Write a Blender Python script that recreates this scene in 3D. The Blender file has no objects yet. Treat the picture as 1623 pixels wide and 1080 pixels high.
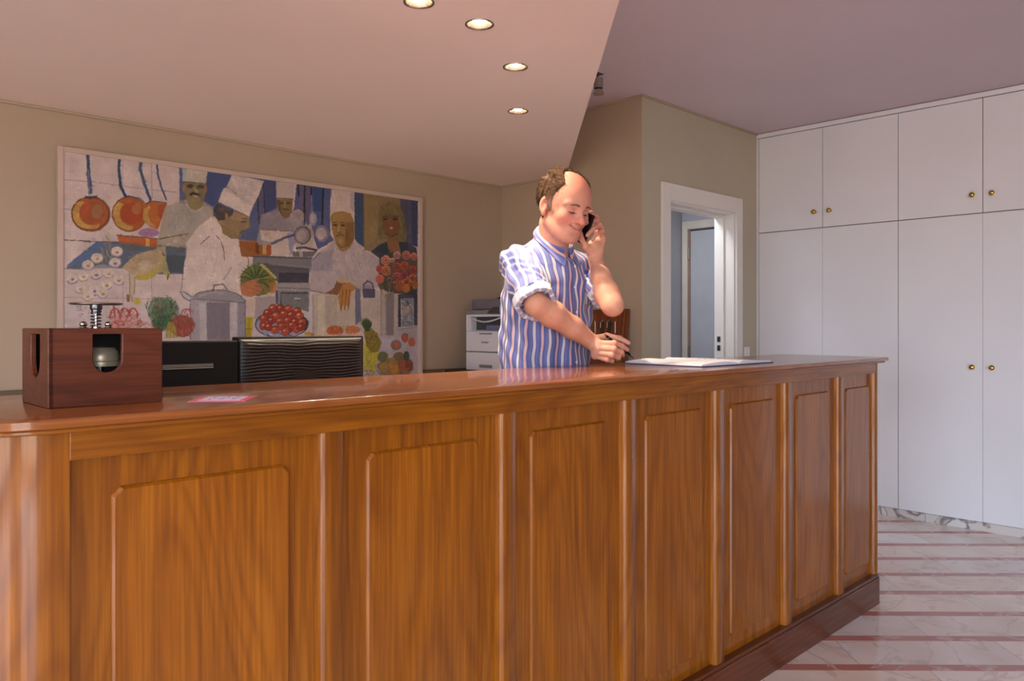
import bpy, bmesh, math, random
import numpy as np
from mathutils import Vector, Matrix
random.seed(7); rng = np.random.default_rng(11)
S = bpy.context.scene
COL = S.collection

# ------------------------------------------------------------------ camera
YAW = math.radians(45.607)           # heading of the view, from +X towards +Y
CF = (math.cos(YAW), math.sin(YAW)); CR = (math.sin(YAW), -math.cos(YAW))
EYE = 1.24
cd = bpy.data.cameras.new('camera'); cam = bpy.data.objects.new('camera', cd); COL.objects.link(cam)
cam.location = (0, 0, EYE); cam.rotation_euler = (math.pi/2, 0, YAW - math.pi/2)
cd.sensor_width = 36; cd.lens = 1237/1623*36; cd.shift_y = -23/1623; cd.clip_start = 0.05
S.camera = cam
# ------------------------------------------------------------------ world, daylight, exposure
W = bpy.data.worlds.new('daylight'); S.world = W; W.use_nodes = True
wn = W.node_tree.nodes; wl = W.node_tree.links
bg = wn['Background']; tc = wn.new('ShaderNodeTexCoord'); sx = wn.new('ShaderNodeSeparateXYZ'); cr = wn.new('ShaderNodeValToRGB')
wl.new(tc.outputs['Generated'], sx.inputs[0]); ma_ = wn.new('ShaderNodeMath'); ma_.operation = 'MULTIPLY_ADD'; ma_.inputs[1].default_value = .5; ma_.inputs[2].default_value = .5; wl.new(sx.outputs['Z'], ma_.inputs[0]); wl.new(ma_.outputs[0], cr.inputs[0]); wl.new(cr.outputs[0], bg.inputs[0])
cr.color_ramp.elements[0].position = 0.485; cr.color_ramp.elements[0].color = (0.40, 0.36, 0.32, 1)
cr.color_ramp.elements[1].position = 0.51; cr.color_ramp.elements[1].color = (0.68, 0.83, 1.0, 1)
bg.inputs[1].default_value = 10.5
S.view_settings.view_transform = 'Standard'; S.view_settings.look = 'None'
S.view_settings.exposure = 0.74; S.view_settings.gamma = 1; S.view_settings.use_curve_mapping = False
S.cycles.use_denoising = True
S.cycles.max_bounces = 10; S.cycles.diffuse_bounces = 6
S.cycles.sample_clamp_indirect = 8
def portal(name, loc, rot, sx_, sy_):
    l = bpy.data.lights.new(name, 'AREA'); l.shape = 'RECTANGLE'; l.size = sx_; l.size_y = sy_
    l.cycles.is_portal = True
    o = bpy.data.objects.new(name, l); COL.objects.link(o); o.location = loc; o.rotation_euler = rot
    return o
sun_d = bpy.data.lights.new('sun', 'SUN'); sun_d.energy = 10; sun_d.angle = math.radians(1.5); sun_d.color = (1, .93, .84)
sun = bpy.data.objects.new('sun', sun_d); COL.objects.link(sun)
sun.rotation_euler = Vector((.30, .75, -1.0)).to_track_quat('-Z', 'Y').to_euler()
# window openings (behind the camera): wall x = -3.5 and wall y = -4.2
WIN_L = [(-3.0, -1.3), (-1.1, 0.85)]         # y ranges in the left wall
WIN_F = [(-2.7, -0.5)]         # x ranges in the front wall
WZ = (0.12, 2.25)
for a, b in WIN_L: portal('daylight_portal', (-3.6, (a+b)/2, sum(WZ)/2), (0, -math.pi/2, 0), WZ[1]-WZ[0], b-a)
for a, b in WIN_F: portal('daylight_portal', ((a+b)/2, -4.3, sum(WZ)/2), (math.pi/2, 0, 0), b-a, WZ[1]-WZ[0])

# ------------------------------------------------------------------ helpers
def lin(c):
    c = np.asarray(c, float)/255
    return np.where(c <= .04045, c/12.92, ((c+.055)/1.055)**2.4)
def rgb(r, g, b): return tuple(lin((r, g, b))) + (1,)
class MB:
    def __init__(s): s.v = []; s.f = []; s.m = []
    def add(s, vs, fs, mi=0):
        k = len(s.v); s.v += [tuple(v) for v in vs]; s.f += [tuple(i+k for i in f) for f in fs]; s.m += [mi]*len(fs); return s
    def box(s, x0, x1, y0, y1, z0, z1, mi=0):
        return s.add([(x0,y0,z0),(x1,y0,z0),(x1,y1,z0),(x0,y1,z0),(x0,y0,z1),(x1,y0,z1),(x1,y1,z1),(x0,y1,z1)],
                     [(3,2,1,0),(4,5,6,7),(0,1,5,4),(1,2,6,5),(2,3,7,6),(3,0,4,7)], mi)
    def obox(s, c, ux, uy, uz, hx, hy, hz, mi=0):
        c, ux, uy, uz = map(np.array, (c, ux, uy, uz)); vs = []
        for k in ((-1,-1,-1),(1,-1,-1),(1,1,-1),(-1,1,-1),(-1,-1,1),(1,-1,1),(1,1,1),(-1,1,1)):
            vs.append(c + ux*hx*k[0] + uy*hy*k[1] + uz*hz*k[2])
        return s.add(vs, [(3,2,1,0),(4,5,6,7),(0,1,5,4),(1,2,6,5),(2,3,7,6),(3,0,4,7)], mi)
    def prism(s, poly, z0, z1, mi=0):                      # poly in xy, CCW
        n = len(poly)
        vs = [(x,y,z0) for x,y in poly] + [(x,y,z1) for x,y in poly]
        return s.add(vs, [tuple(range(n-1,-1,-1)), tuple(range(n,2*n))] + [(i,(i+1)%n,(i+1)%n+n,i+n) for i in range(n)], mi)
    def lathe(s, prof, c, n=32, axis=(0,0,1), mi=0, cap=True):          # prof: (r, h) along the axis
        ax = Vector(axis).normalized(); t = Vector((1,0,0)) if abs(ax.x) < .8 else Vector((0,1,0))
        u = ax.cross(t).normalized(); w = ax.cross(u); c = Vector(c); vs = []; fs = []
        for r, h in prof:
            for i in range(n):
                a = 2*math.pi*i/n; vs.append(c + ax*h + (u*math.cos(a) + w*math.sin(a))*r)
        for j in range(len(prof)-1):
            for i in range(n): fs.append((j*n+i, j*n+(i+1)%n, (j+1)*n+(i+1)%n, (j+1)*n+i))
        if cap:
            if prof[0][0] > 1e-6: fs.append(tuple(range(n-1,-1,-1)))
            if prof[-1][0] > 1e-6: fs.append(tuple(range((len(prof)-1)*n, len(prof)*n)))
        return s.add(vs, fs, mi)
    def tube(s, pts, rad, n=10, mi=0, closed=False):
        pts = [Vector(p) for p in pts]; m = len(pts); rad = rad if isinstance(rad, (list, tuple)) else [rad]*m
        vs = []; fs = []; up = Vector((0,0,1)); prev = None
        for i, p in enumerate(pts):
            d = ((pts[(i+1)%m] if (closed or i < m-1) else p) - (pts[i-1] if (closed or i > 0) else p)).normalized()
            u = d.cross(up) if prev is None else (prev - d*prev.dot(d))
            if u.length < 1e-5: u = d.cross(Vector((1,0,0)))
            u.normalize(); prev = u; w = d.cross(u)
            for k in range(n):
                a = 2*math.pi*k/n; vs.append(p + (u*math.cos(a)+w*math.sin(a))*rad[i])
        for i in range(m if closed else m-1):
            j = (i+1) % m
            for k in range(n): fs.append((i*n+k, i*n+(k+1)%n, j*n+(k+1)%n, j*n+k))
        if not closed: fs += [tuple(range(n-1,-1,-1)), tuple(range((m-1)*n, m*n))]
        return s.add(vs, fs, mi)
    def build(s, name, mat, parent=None, bevel=0, seg=2, smooth=False, kind=None, auto=None):
        me = bpy.data.meshes.new(name)
        off = Vector(parent_loc(parent)) if parent else Vector((0,0,0))
        me.from_pydata([tuple(Vector(v)-off) for v in s.v], [], s.f)
        mats = mat if isinstance(mat, (list, tuple)) else [mat]
        for m in mats: me.materials.append(m)
        me.polygons.foreach_set('material_index', s.m)
        bm = bmesh.new(); bm.from_mesh(me); bmesh.ops.recalc_face_normals(bm, faces=bm.faces); bm.to_mesh(me); bm.free()
        if smooth or auto:
            me.polygons.foreach_set('use_smooth', [True]*len(me.polygons))
            if auto: me.set_sharp_from_angle(angle=math.radians(auto))
        o = bpy.data.objects.new(name, me); COL.objects.link(o)
        if parent: o.parent = parent
        if bevel:
            b = o.modifiers.new('bevel', 'BEVEL'); b.width = bevel; b.segments = seg; b.limit_method = 'ANGLE'; b.angle_limit = math.radians(40)
            b.harden_normals = True
            me.polygons.foreach_set('use_smooth', [True]*len(me.polygons))
        if kind: o['kind'] = kind
        return o
def parent_loc(p):
    v = Vector(p.location)
    while p.parent: p = p.parent; v += Vector(p.location)
    return v
def thing(name, loc, label, cat, group=None):
    o = bpy.data.objects.new(name, None); COL.objects.link(o); o.location = loc; o.empty_display_size = .05
    return tag(o, label, cat, group)
def tag(o, label, cat, group=None):
    o['label'] = label; o['category'] = cat
    if group: o['group'] = group
    return o
def text_obj(name, txt, size, mat, loc, rot, parent, ext=0.0004):
    cu = bpy.data.curves.new(name, 'FONT'); cu.body = txt; cu.size = size; cu.align_x = 'CENTER'; cu.align_y = 'CENTER'; cu.extrude = ext
    tmp = bpy.data.objects.new('tmp_text', cu); COL.objects.link(tmp)
    dg = bpy.context.evaluated_depsgraph_get(); me = bpy.data.meshes.new_from_object(tmp.evaluated_get(dg)); bpy.data.objects.remove(tmp)
    me.name = name; me.materials.clear(); me.materials.append(mat)
    o = bpy.data.objects.new(name, me); COL.objects.link(o); o.parent = parent
    o.location = Vector(loc) - parent_loc(parent); o.rotation_euler = rot
    return o

# ------------------------------------------------------------------ materials
def new_mat(name):
    m = bpy.data.materials.new(name); m.use_nodes = True
    return m, m.node_tree.nodes, m.node_tree.links, m.node_tree.nodes['Principled BSDF']
def plain(name, col, rough=.5, metal=0, noise=.04, nscale=6, coat=0, bump=0, bscale=200, spec=.5, sub=0):
    m, n, l, b = new_mat(name)
    tcn = n.new('ShaderNodeTexCoord'); no = n.new('ShaderNodeTexNoise'); no.inputs['Scale'].default_value = nscale; no.inputs['Detail'].default_value = 4
    l.new(tcn.outputs['Object'], no.inputs['Vector'])
    r = n.new('ShaderNodeValToRGB'); c = np.array(col[:3])
    r.color_ramp.elements[0].position = .3; r.color_ramp.elements[0].color = tuple(c*(1-noise*2)) + (1,)
    r.color_ramp.elements[1].position = .7; r.color_ramp.elements[1].color = tuple(np.minimum(c*(1+noise*2), 1)) + (1,)
    l.new(no.outputs[0], r.inputs[0]); l.new(r.outputs[0], b.inputs['Base Color'])
    b.inputs['Roughness'].default_value = rough; b.inputs['Metallic'].default_value = metal; b.inputs['Coat Weight'].default_value = coat
    b.inputs['Coat Roughness'].default_value = .12; b.inputs['Specular IOR Level'].default_value = spec
    if sub: b.inputs['Subsurface Weight'].default_value = sub; b.inputs['Subsurface Radius'].default_value = (.012,.005,.003); b.inputs['Subsurface Scale'].default_value = 1
    if bump:
        n2 = n.new('ShaderNodeTexNoise'); n2.inputs['Scale'].default_value = bscale; n2.inputs['Detail'].default_value = 3; l.new(tcn.outputs['Object'], n2.inputs['Vector'])
        bp = n.new('ShaderNodeBump'); bp.inputs['Strength'].default_value = bump; bp.inputs['Distance'].default_value = .001
        l.new(n2.outputs[0], bp.inputs['Height']); l.new(bp.outputs[0], b.inputs['Normal'])
    return m
def wood(name, axis, dark, mid, light, rough=.3, coat=.5, spec=.32, fine=1.0, rings=30, across=2.0, var=.14):
    """axis: the axis the grain runs along"""
    m, n, l, b = new_mat(name)
    tcn = n.new('ShaderNodeTexCoord'); oi = n.new('ShaderNodeObjectInfo')
    cmb = n.new('ShaderNodeCombineXYZ')
    mu = n.new('ShaderNodeMath'); mu.operation = 'MULTIPLY'; mu.inputs[1].default_value = 37.0; l.new(oi.outputs['Random'], mu.inputs[0])
    for i in range(3): l.new(mu.outputs[0], cmb.inputs[i])
    ad = n.new('ShaderNodeVectorMath'); ad.operation = 'ADD'; l.new(tcn.outputs['Object'], ad.inputs[0]); l.new(cmb.outputs[0], ad.inputs[1])
    def scaled(a, al):
        v = n.new('ShaderNodeVectorMath'); v.operation = 'MULTIPLY'; s = [a]*3; s[axis] = al; v.inputs[1].default_value = s
        l.new(ad.outputs[0], v.inputs[0]); return v.outputs[0]
    def noise(vec, detail=3, dist=0):
        t = n.new('ShaderNodeTexNoise'); t.inputs['Scale'].default_value = 1; t.inputs['Detail'].default_value = detail; t.inputs['Distortion'].default_value = dist
        l.new(vec, t.inputs['Vector']); return t.outputs[0]
    def math_(op, a, b2=None, c=None):
        t = n.new('ShaderNodeMath'); t.operation = op
        for i, x in enumerate((a, b2, c)):
            if x is None: continue
            if isinstance(x, (int, float)): t.inputs[i].default_value = x
            else: l.new(x, t.inputs[i])
        return t.outputs[0]
    big = noise(scaled(across, across*.22), 2)
    ring = math_('SINE', math_('MULTIPLY', big, rings*6.283))
    ring = math_('MULTIPLY_ADD', ring, .5, .5)
    ring = math_('POWER', ring, 2.5)
    fib = noise(scaled(150*fine, 4*fine), 6)
    mid_n = noise(scaled(24, 1.3), 4, .4)
    blot = noise(scaled(3.5, 1.6), 3)
    t = math_('ADD', math_('MULTIPLY', ring, .09), math_('MULTIPLY', fib, .56))
    t = math_('ADD', t, math_('MULTIPLY', mid_n, .22))
    t = math_('ADD', t, math_('MULTIPLY', blot, .22))
    r = n.new('ShaderNodeValToRGB'); e = r.color_ramp.elements
    e[0].position = .30; e[0].color = light; e[1].position = .86; e[1].color = dark
    k = e.new(.54); k.color = mid
    l.new(t, r.inputs[0])
    hs = n.new('ShaderNodeHueSaturation'); l.new(r.outputs[0], hs.inputs['Color'])
    l.new(math_('MULTIPLY_ADD', oi.outputs['Random'], var, 1-var/2), hs.inputs['Value'])
    l.new(hs.outputs[0], b.inputs['Base Color'])
    l.new(math_('MULTIPLY_ADD', fib, .18, rough-.09), b.inputs['Roughness'])
    b.inputs['Coat Weight'].default_value = coat; b.inputs['Coat Roughness'].default_value = .10; b.inputs['Specular IOR Level'].default_value = spec
    bp = n.new('ShaderNodeBump'); bp.inputs['Strength'].default_value = .12; bp.inputs['Distance'].default_value = .0006
    l.new(fib, bp.inputs['Height']); l.new(bp.outputs[0], b.inputs['Normal'])
    return m
def emit(name, col, st):
    m, n, l, b = new_mat(name); b.inputs['Base Color'].default_value = (0,0,0,1); b.inputs['Emission Color'].default_value = col; b.inputs['Emission Strength'].default_value = st
    return m
WD, WM, WL = rgb(84,38,4), rgb(130,71,5), rgb(160,95,13)
W_V = wood('varnished_wood_upright', 2, WD, WM, WL, rough=.42, coat=.6, spec=.2)
W_H = wood('varnished_wood_level', 0, WD, WM, WL, rough=.42, coat=.6, spec=.2)
W_TOP = wood('varnished_wood_top', 0, rgb(98,50,20), rgb(134,76,34), rgb(158,96,48), rough=.24, coat=.6, spec=.25)
W_BASE = wood('plinth_wood', 0, rgb(54,24,10), rgb(84,40,18), rgb(108,56,26), rough=.36, coat=.3, spec=.2)
W_BOX = wood('box_wood', 0, rgb(50,21,11), rgb(84,39,22), rgb(106,55,34), rough=.45, coat=.08, spec=.25, fine=1.6, rings=8, across=6)
W_RACK = wood('rack_wood', 2, rgb(66,26,8), rgb(112,52,18), rgb(140,70,26), rough=.3, coat=.4)
W_DARK = wood('dark_furniture_wood', 1, rgb(38,24,14), rgb(58,40,26), rgb(78,56,38), rough=.5, coat=.1)
M_BACK = plain('wall_paint_beige', rgb(174,154,131), .75, noise=.02, nscale=2, bump=.15, bscale=120)
M_DOORW = plain('wall_paint_olive', rgb(184,176,154), .75, noise=.02, nscale=2, bump=.15, bscale=120)
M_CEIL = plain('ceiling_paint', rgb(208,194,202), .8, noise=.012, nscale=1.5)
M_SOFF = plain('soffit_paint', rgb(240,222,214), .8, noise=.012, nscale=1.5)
M_WHITE = plain('white_gloss_paint', rgb(226,222,216), .35, noise=.01, nscale=3)
M_WARD = plain('wardrobe_lacquer', rgb(224,224,228), .3, noise=.012, nscale=2, coat=.2)
M_HALL = plain('hall_paint', rgb(160,160,168), .6, noise=.02)
M_DOORB = plain('hall_door_paint', rgb(172,174,182), .45, noise=.02)
M_GREYW = plain('room_paint', rgb(168,152,136), .7, noise=.02)
M_BRASS = plain('brass', rgb(196,160,84), .2, 1, noise=.05, nscale=40)
M_CHROME = plain('chrome', rgb(190,184,178), .14, 1, noise=.02, nscale=40)
M_STEEL = plain('dark_steel', rgb(110,108,112), .28, 1, noise=.04, nscale=60)
M_PLATE = plain('worn_nickel_plate', rgb(150,138,124), .28, 1, noise=.08, nscale=50)
M_BLACK = plain('black_plastic', rgb(18,15,14), .55, noise=.05, spec=.15)
M_BLACKG = plain('black_gloss_plastic', rgb(16,13,13), .38, noise=.03, spec=.3)
M_GREY = plain('grey_plastic', rgb(128,124,124), .5, noise=.02)
M_PRN = plain('printer_plastic', rgb(214,212,214), .45, noise=.015)
M_DGREY = plain('dark_grey_plastic', rgb(70,68,72), .5, noise=.03)
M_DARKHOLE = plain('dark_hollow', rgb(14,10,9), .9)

# ------------------------------------------------------------------ room shell
CH = 2.653; SOF = 2.252
def struct(mb, name, mat, **k): return mb.build(name, mat, kind='structure', **k)
# marble floor: diagonal slabs with red stripes
m, n, l, b = new_mat('striped_marble_floor')
geo = n.new('ShaderNodeTexCoord'); sep = n.new('ShaderNodeSeparateXYZ'); l.new(geo.outputs['Object'], sep.inputs[0])
def mth(op, a, b2=None, c=None):
    t = n.new('ShaderNodeMath'); t.operation = op
    for i, x in enumerate((a, b2, c)):
        if x is None: continue
        if isinstance(x, (int, float)): t.inputs[i].default_value = x
        else: l.new(x, t.inputs[i])
    return t.outputs[0]
s_ = mth('MULTIPLY', mth('ADD', sep.outputs['X'], sep.outputs['Y']), .70711)
t_ = mth('MULTIPLY', mth('SUBTRACT', sep.outputs['X'], sep.outputs['Y']), .70711)
PER = .2667
ph = mth('DIVIDE', mth('SUBTRACT', s_, 2.847-.026), PER)
fr = mth('FRACT', ph); row = mth('FLOOR', ph)
stripe = mth('LESS_THAN', fr, .05/PER)
t2 = mth('ADD', mth('DIVIDE', t_, .62), mth('MULTIPLY', row, .37))
fr2 = mth('FRACT', t2); colm = mth('FLOOR', t2)
joint = mth('LESS_THAN', fr2, .005)
je = mth('LESS_THAN', mth('ABSOLUTE', mth('SUBTRACT', fr, .05/PER)), .006)
wn_ = n.new('ShaderNodeTexWhiteNoise'); wn_.noise_dimensions = '2D'; cx = n.new('ShaderNodeCombineXYZ'); l.new(row, cx.inputs[0]); l.new(colm, cx.inputs[1]); l.new(cx.outputs[0], wn_.inputs['Vector'])
rr = n.new('ShaderNodeValToRGB'); e = rr.color_ramp.elements
e[0].position = 0; e[0].color = rgb(222,208,202); e[1].position = 1; e[1].color = rgb(232,230,230)
for p, c in ((.3, rgb(232,218,208)), (.6, rgb(220,214,212)), (.8, rgb(236,220,206))): k = e.new(p); k.color = c
l.new(wn_.outputs['Value'], rr.inputs[0])
va = n.new('ShaderNodeVectorMath'); va.operation = 'ADD'; l.new(geo.outputs['Object'], va.inputs[0])
vs_ = n.new('ShaderNodeVectorMath'); vs_.operation = 'SCALE'; vs_.inputs['Scale'].default_value = 9; l.new(wn_.outputs['Color'], vs_.inputs[0]); l.new(vs_.outputs[0], va.inputs[1])
vn = n.new('ShaderNodeTexNoise'); vn.inputs['Scale'].default_value = 3.2; vn.inputs['Detail'].default_value = 7; vn.inputs['Distortion'].default_value = 1.2; l.new(va.outputs[0], vn.inputs['Vector'])
vein = mth('ABSOLUTE', mth('SUBTRACT', vn.outputs[0], .5))
vr = n.new('ShaderNodeValToRGB'); vr.color_ramp.elements[0].position = 0; vr.color_ramp.elements[0].color = (.74,.70,.69,1); vr.color_ramp.elements[1].position = .025; vr.color_ramp.elements[1].color = (1,1,1,1)
l.new(vein, vr.inputs[0])
cl = n.new('ShaderNodeTexNoise'); cl.inputs['Scale'].default_value = 5; cl.inputs['Detail'].default_value = 5; l.new(va.outputs[0], cl.inputs['Vector'])
clr = n.new('ShaderNodeValToRGB'); clr.color_ramp.elements[0].position = .35; clr.color_ramp.elements[0].color = (.90,.84,.80,1); clr.color_ramp.elements[1].position = .62; clr.color_ramp.elements[1].color = (1,1,1,1); l.new(cl.outputs[0], clr.inputs[0])
def mix(bt, f, a, c):
    x = n.new('ShaderNodeMix'); x.data_type = 'RGBA'; x.blend_type = bt
    for i, v in ((0, f), (6, a), (7, c)):
        if isinstance(v, (int, float, tuple)): x.inputs[i].default_value = v
        else: l.new(v, x.inputs[i])
    return x.outputs[2]
mar = mix('MULTIPLY', 1.0, mix('MULTIPLY', .8, rr.outputs[0], vr.outputs[0]), clr.outputs[0])
red = mix('MIX', mth('MULTIPLY', cl.outputs[0], .8), rgb(190,120,108), rgb(150,86,78))
red = mix('MIX', mth('LESS_THAN', vein, .012), red, rgb(190,160,152))
col = mix('MIX', joint, mar, rgb(160,152,150)); col = mix('MIX', stripe, col, red); col = mix('MIX', je, col, rgb(160,130,124))
l.new(col, b.inputs['Base Color']); b.inputs['Roughness'].default_value = .22; b.inputs['Coat Weight'].default_value = .2
M_FLOOR = m
struct(MB().box(-3.7, 6.6, -4.4, 4.3, -.12, 0), 'floor', M_FLOOR)
# upper ceiling
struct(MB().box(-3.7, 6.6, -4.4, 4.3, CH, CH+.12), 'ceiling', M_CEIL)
# dropped ceiling with a 45 degree edge (edge line: y = x - .435), holes for the downlights
sof_poly = [(3.9, 3.465), (3.9, 4.09), (-3.5, 4.09), (-3.5, -1.2), (-.765, -1.2)]
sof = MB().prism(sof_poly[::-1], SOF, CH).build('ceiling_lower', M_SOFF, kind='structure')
LIGHTS = [(1.496, 1.943), (1.751, 1.944), (2.14, 2.167), (2.588, 2.603)]
LIGHTS = [(1.30, 2.14), (1.751, 1.944), (2.14, 2.167), (2.588, 2.603)] if False else LIGHTS
cuts = MB()
for x, y in LIGHTS: cuts.lathe([(.043, -.02), (.043, .12)], (x, y, SOF), n=40)
ct = cuts.build('cutter', M_SOFF)
bo = sof.modifiers.new('holes', 'BOOLEAN'); bo.operation = 'DIFFERENCE'; bo.object = ct; bo.solver = 'EXACT'
bpy.context.view_layer.update(); dg = bpy.context.evaluated_depsgraph_get()
nm = bpy.data.meshes.new_from_object(sof.evaluated_get(dg)); sof.modifiers.clear(); sof.data = nm
bpy.data.objects.remove(ct)
# walls
struct(MB().box(-3.7, 4.0, 4.09, 4.25, 0, CH), 'wall_back', M_BACK)
ws = struct(MB().box(3.9, 4.0, 2.85, 4.09, 0, CH), 'wall_side', [M_BACK, M_DOORW])
for p in ws.data.polygons:
    if p.normal.y < -.9: p.material_index = 1
DX0, DX1, DZ = 4.182, 5.005, 2.045
w = MB(); w.box(4.0, DX0, 2.85, 3.0, 0, CH); w.box(DX1, 5.46, 2.85, 3.0, 0, CH); w.box(DX0, DX1, 2.85, 3.0, DZ, CH)
struct(w, 'wall_door_side', M_DOORW)
struct(MB().box(5.93, 6.1, -4.4, 3.0, 0, CH).box(5.46, 6.1, 2.85, 3.0, 0, CH), 'wall_right', M_GREYW)
w = MB(); ys = [-4.4] + [v for p in WIN_L for v in p] + [4.25]
for i in range(0, len(ys), 2): w.box(-3.66, -3.5, ys[i], ys[i+1], 0, CH)
for a, b_ in WIN_L: w.box(-3.66, -3.5, a, b_, 0, WZ[0]); w.box(-3.66, -3.5, a, b_, WZ[1], CH)
struct(w, 'wall_left', M_GREYW)
w = MB(); xs = [-3.5] + [v for p in WIN_F for v in p] + [5.93]
for i in range(0, len(xs), 2): w.box(xs[i], xs[i+1], -4.36, -4.2, 0, CH)
for a, b_ in WIN_F: w.box(a, b_, -4.36, -4.2, 0, WZ[0]); w.box(a, b_, -4.36, -4.2, WZ[1], CH)
struct(w, 'wall_front', M_GREYW)
k = 0
for a, b_ in WIN_L:
    k += 1; w = MB(); t = .05
    w.box(-3.6,-3.54,a,a+t,WZ[0],WZ[1]); w.box(-3.6,-3.54,b_-t,b_,WZ[0],WZ[1]); w.box(-3.6,-3.54,a+t,b_-t,WZ[0],WZ[0]+t); w.box(-3.6,-3.54,a+t,b_-t,WZ[1]-t,WZ[1]); w.box(-3.6,-3.54,(a+b_)/2-.025,(a+b_)/2+.025,WZ[0]+t,WZ[1]-t)
    struct(w, 'window_%d' % k, M_WHITE, bevel=.004)
for a, b_ in WIN_F:
    k += 1; w = MB(); t = .05
    w.box(a,a+t,-4.3,-4.24,WZ[0],WZ[1]); w.box(b_-t,b_,-4.3,-4.24,WZ[0],WZ[1]); w.box(a+t,b_-t,-4.3,-4.24,WZ[0],WZ[0]+t); w.box(a+t,b_-t,-4.3,-4.24,WZ[1]-t,WZ[1]); w.box((a+b_)/2-.025,(a+b_)/2+.025,-4.3,-4.24,WZ[0]+t,WZ[1]-t)
    struct(w, 'window_%d' % k, M_WHITE, bevel=.004)
# thin cove trims where the walls meet the ceilings
def cove(name, x0, x1, y0, y1, z, mat): struct(MB().box(x0, x1, y0, y1, z-.014, z), name, mat, bevel=.004)
cove('trim_1', -3.5, 3.9, 4.078, 4.09, SOF, M_BACK); cove('trim_2', 3.888, 3.9, 3.467, 4.078, SOF, M_BACK)
cove('trim_3', 3.888, 3.9, 2.85, 3.463, CH, M_BACK); cove('trim_4', 3.888, 5.31, 2.838, 2.85, CH, M_BACK)
# low dark panelling behind the desk
struct(MB().box(-3.5, 3.9, 4.075, 4.09, 0, .951), 'trim_5', plain('dark_dado', rgb(96,84,62), .6), bevel=.002)
# door 1: lining, stop and casing
w = MB()
w.box(4.096, DX0+.004, 2.832, 2.85, 0, 2.148); w.box(DX1-.004, 5.083, 2.832, 2.85, 0, 2.148); w.box(DX0+.004, DX1-.004, 2.832, 2.85, DZ-.004, 2.148)
w.box(DX0-.002, DX0+.014, 2.85, 3.0, 0, DZ); w.box(DX1-.014, DX1+.002, 2.85, 3.0, 0, DZ); w.box(DX0+.014, DX1-.014, 2.85, 3.0, DZ-.014, DZ+.002)
w.box(DX0+.014, DX0+.028, 2.925, 3.0, 0, DZ-.014); w.box(DX1-.028, DX1-.014, 2.925, 3.0, 0, DZ-.014); w.box(DX0+.028, DX1-.028, 2.925, 3.0, DZ-.03, DZ-.014)
d1 = struct(w, 'door_1', M_WHITE, bevel=.003)
for z in (1.062, 1.125):
    MB().box(DX1-.031, DX1-.027, 2.95, 2.975, z, z+.04).build('strike_plate', M_STEEL, d1, bevel=.001)
# hall behind the doorway
struct(MB().box(4.0, 5.72, 3.68, 3.80, 0, 2.5), 'wall_hall_back', M_HALL)
struct(MB().box(4.0, 4.05, 3.0, 3.68, 0, 2.5), 'wall_hall_left', M_HALL)
H2 = 5.60
w = MB(); w.box(H2, H2+.12, 3.62, 3.68, 0, 2.5); w.box(H2, H2+.12, 3.0, 3.62, 2.04, 2.5); w.box(H2+.08, H2+.12, 3.0, 3.62, 0, 2.04)  # backing slab behind the leaf added to block light through its gaps
struct(w, 'wall_hall_right', M_HALL)
struct(MB().box(4.0, 5.72, 3.0, 3.80, 2.5, 2.6), 'ceiling_hall', M_HALL)
w = MB(); w.box(H2-.015, H2, 3.62, 3.672, 0, 2.11); w.box(H2-.015, H2, 3.0, 3.62, 2.045, 2.11)
d2 = struct(w, 'door_2', plain('hall_casing_paint', rgb(196,186,176), .5), bevel=.002)
MB().box(H2+.01, H2+.05, 3.002, 3.605, .01, 2.03).build('door_leaf', M_DOORB, d2, bevel=.002)
MB().box(H2+.004, H2+.012, 3.605, 3.62, 0, 2.045).build('door_rebate', plain('rebate_shade', rgb(150,110,90), .6), d2)
for z in (.28, 1.03, 1.84):
    MB().lathe([(.008,-.045),(.008,.045)], (H2-.004, 3.612, z), 12).build('hinge', M_CHROME, d2, smooth=False)
hl = bpy.data.lights.new('hall_fill', 'AREA'); hl.energy = 9; hl.color = (.9,.94,1); hl.size = .3  # unseen lamp added to brighten the hall
ho = thing('hall_fill_lamp', (4.5, 3.35, 2.49), 'small round white ceiling lamp, unseen, added to brighten the hall beyond the doorway', 'lamp')
lo = bpy.data.objects.new('hall_fill_light', hl); COL.objects.link(lo); lo.parent = ho; lo.location = (0,0,-.055)
MB().lathe([(.0,-.045),(.1,-.04),(.13,-.02),(.14,.01)], (4.5,3.35,2.49), 32).build('fill_lamp_shade', M_WHITE, ho, smooth=True)
# ------------------------------------------------------------------ reception counter
ctr = thing('reception_counter', (1.93, 1.57, 0), 'long varnished wooden reception counter with panelled front and rounded left corner', 'counter')
FY = 1.350                                    # plane of posts and rail
REC = FY + .022                               # recessed panel plane
BY = 1.80
def rounded(x0, x1, y0, y1, rl, rr, n=10):    # CCW outline, front corners rounded (rl left, rr right)
    p = []
    for i in range(n+1):
        a = math.pi + math.pi/2*i/n; p.append((x0+rl+rl*math.cos(a), y0+rl+rl*math.sin(a)))
    for i in range(n+1):
        a = -math.pi/2 + math.pi/2*i/n; p.append((x1-rr+rr*math.cos(a), y0+rr+rr*math.sin(a)))
    return p + [(x1, y1), (x0, y1)]
top = MB(); P0 = (.175, 3.685, 1.315, 1.836)
prof = [(0.004,1.0840),(0,1.0865),(0,1.0975),(.002,1.0993),(.005,1.1)]
ring = []
for ins, z in prof: ring.append([(x, y, z) for x, y in rounded(P0[0]+ins, P0[1]-ins, P0[2]+ins, P0[3]-ins, .15-ins, .05-ins, 16)])
n_ = len(ring[0]); vs = [v for r_ in ring for v in r_]; fs = []
for j in range(len(ring)-1):
    for i in range(n_): fs.append((j*n_+i, j*n_+(i+1)%n_, (j+1)*n_+(i+1)%n_, (j+1)*n_+i))
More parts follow.
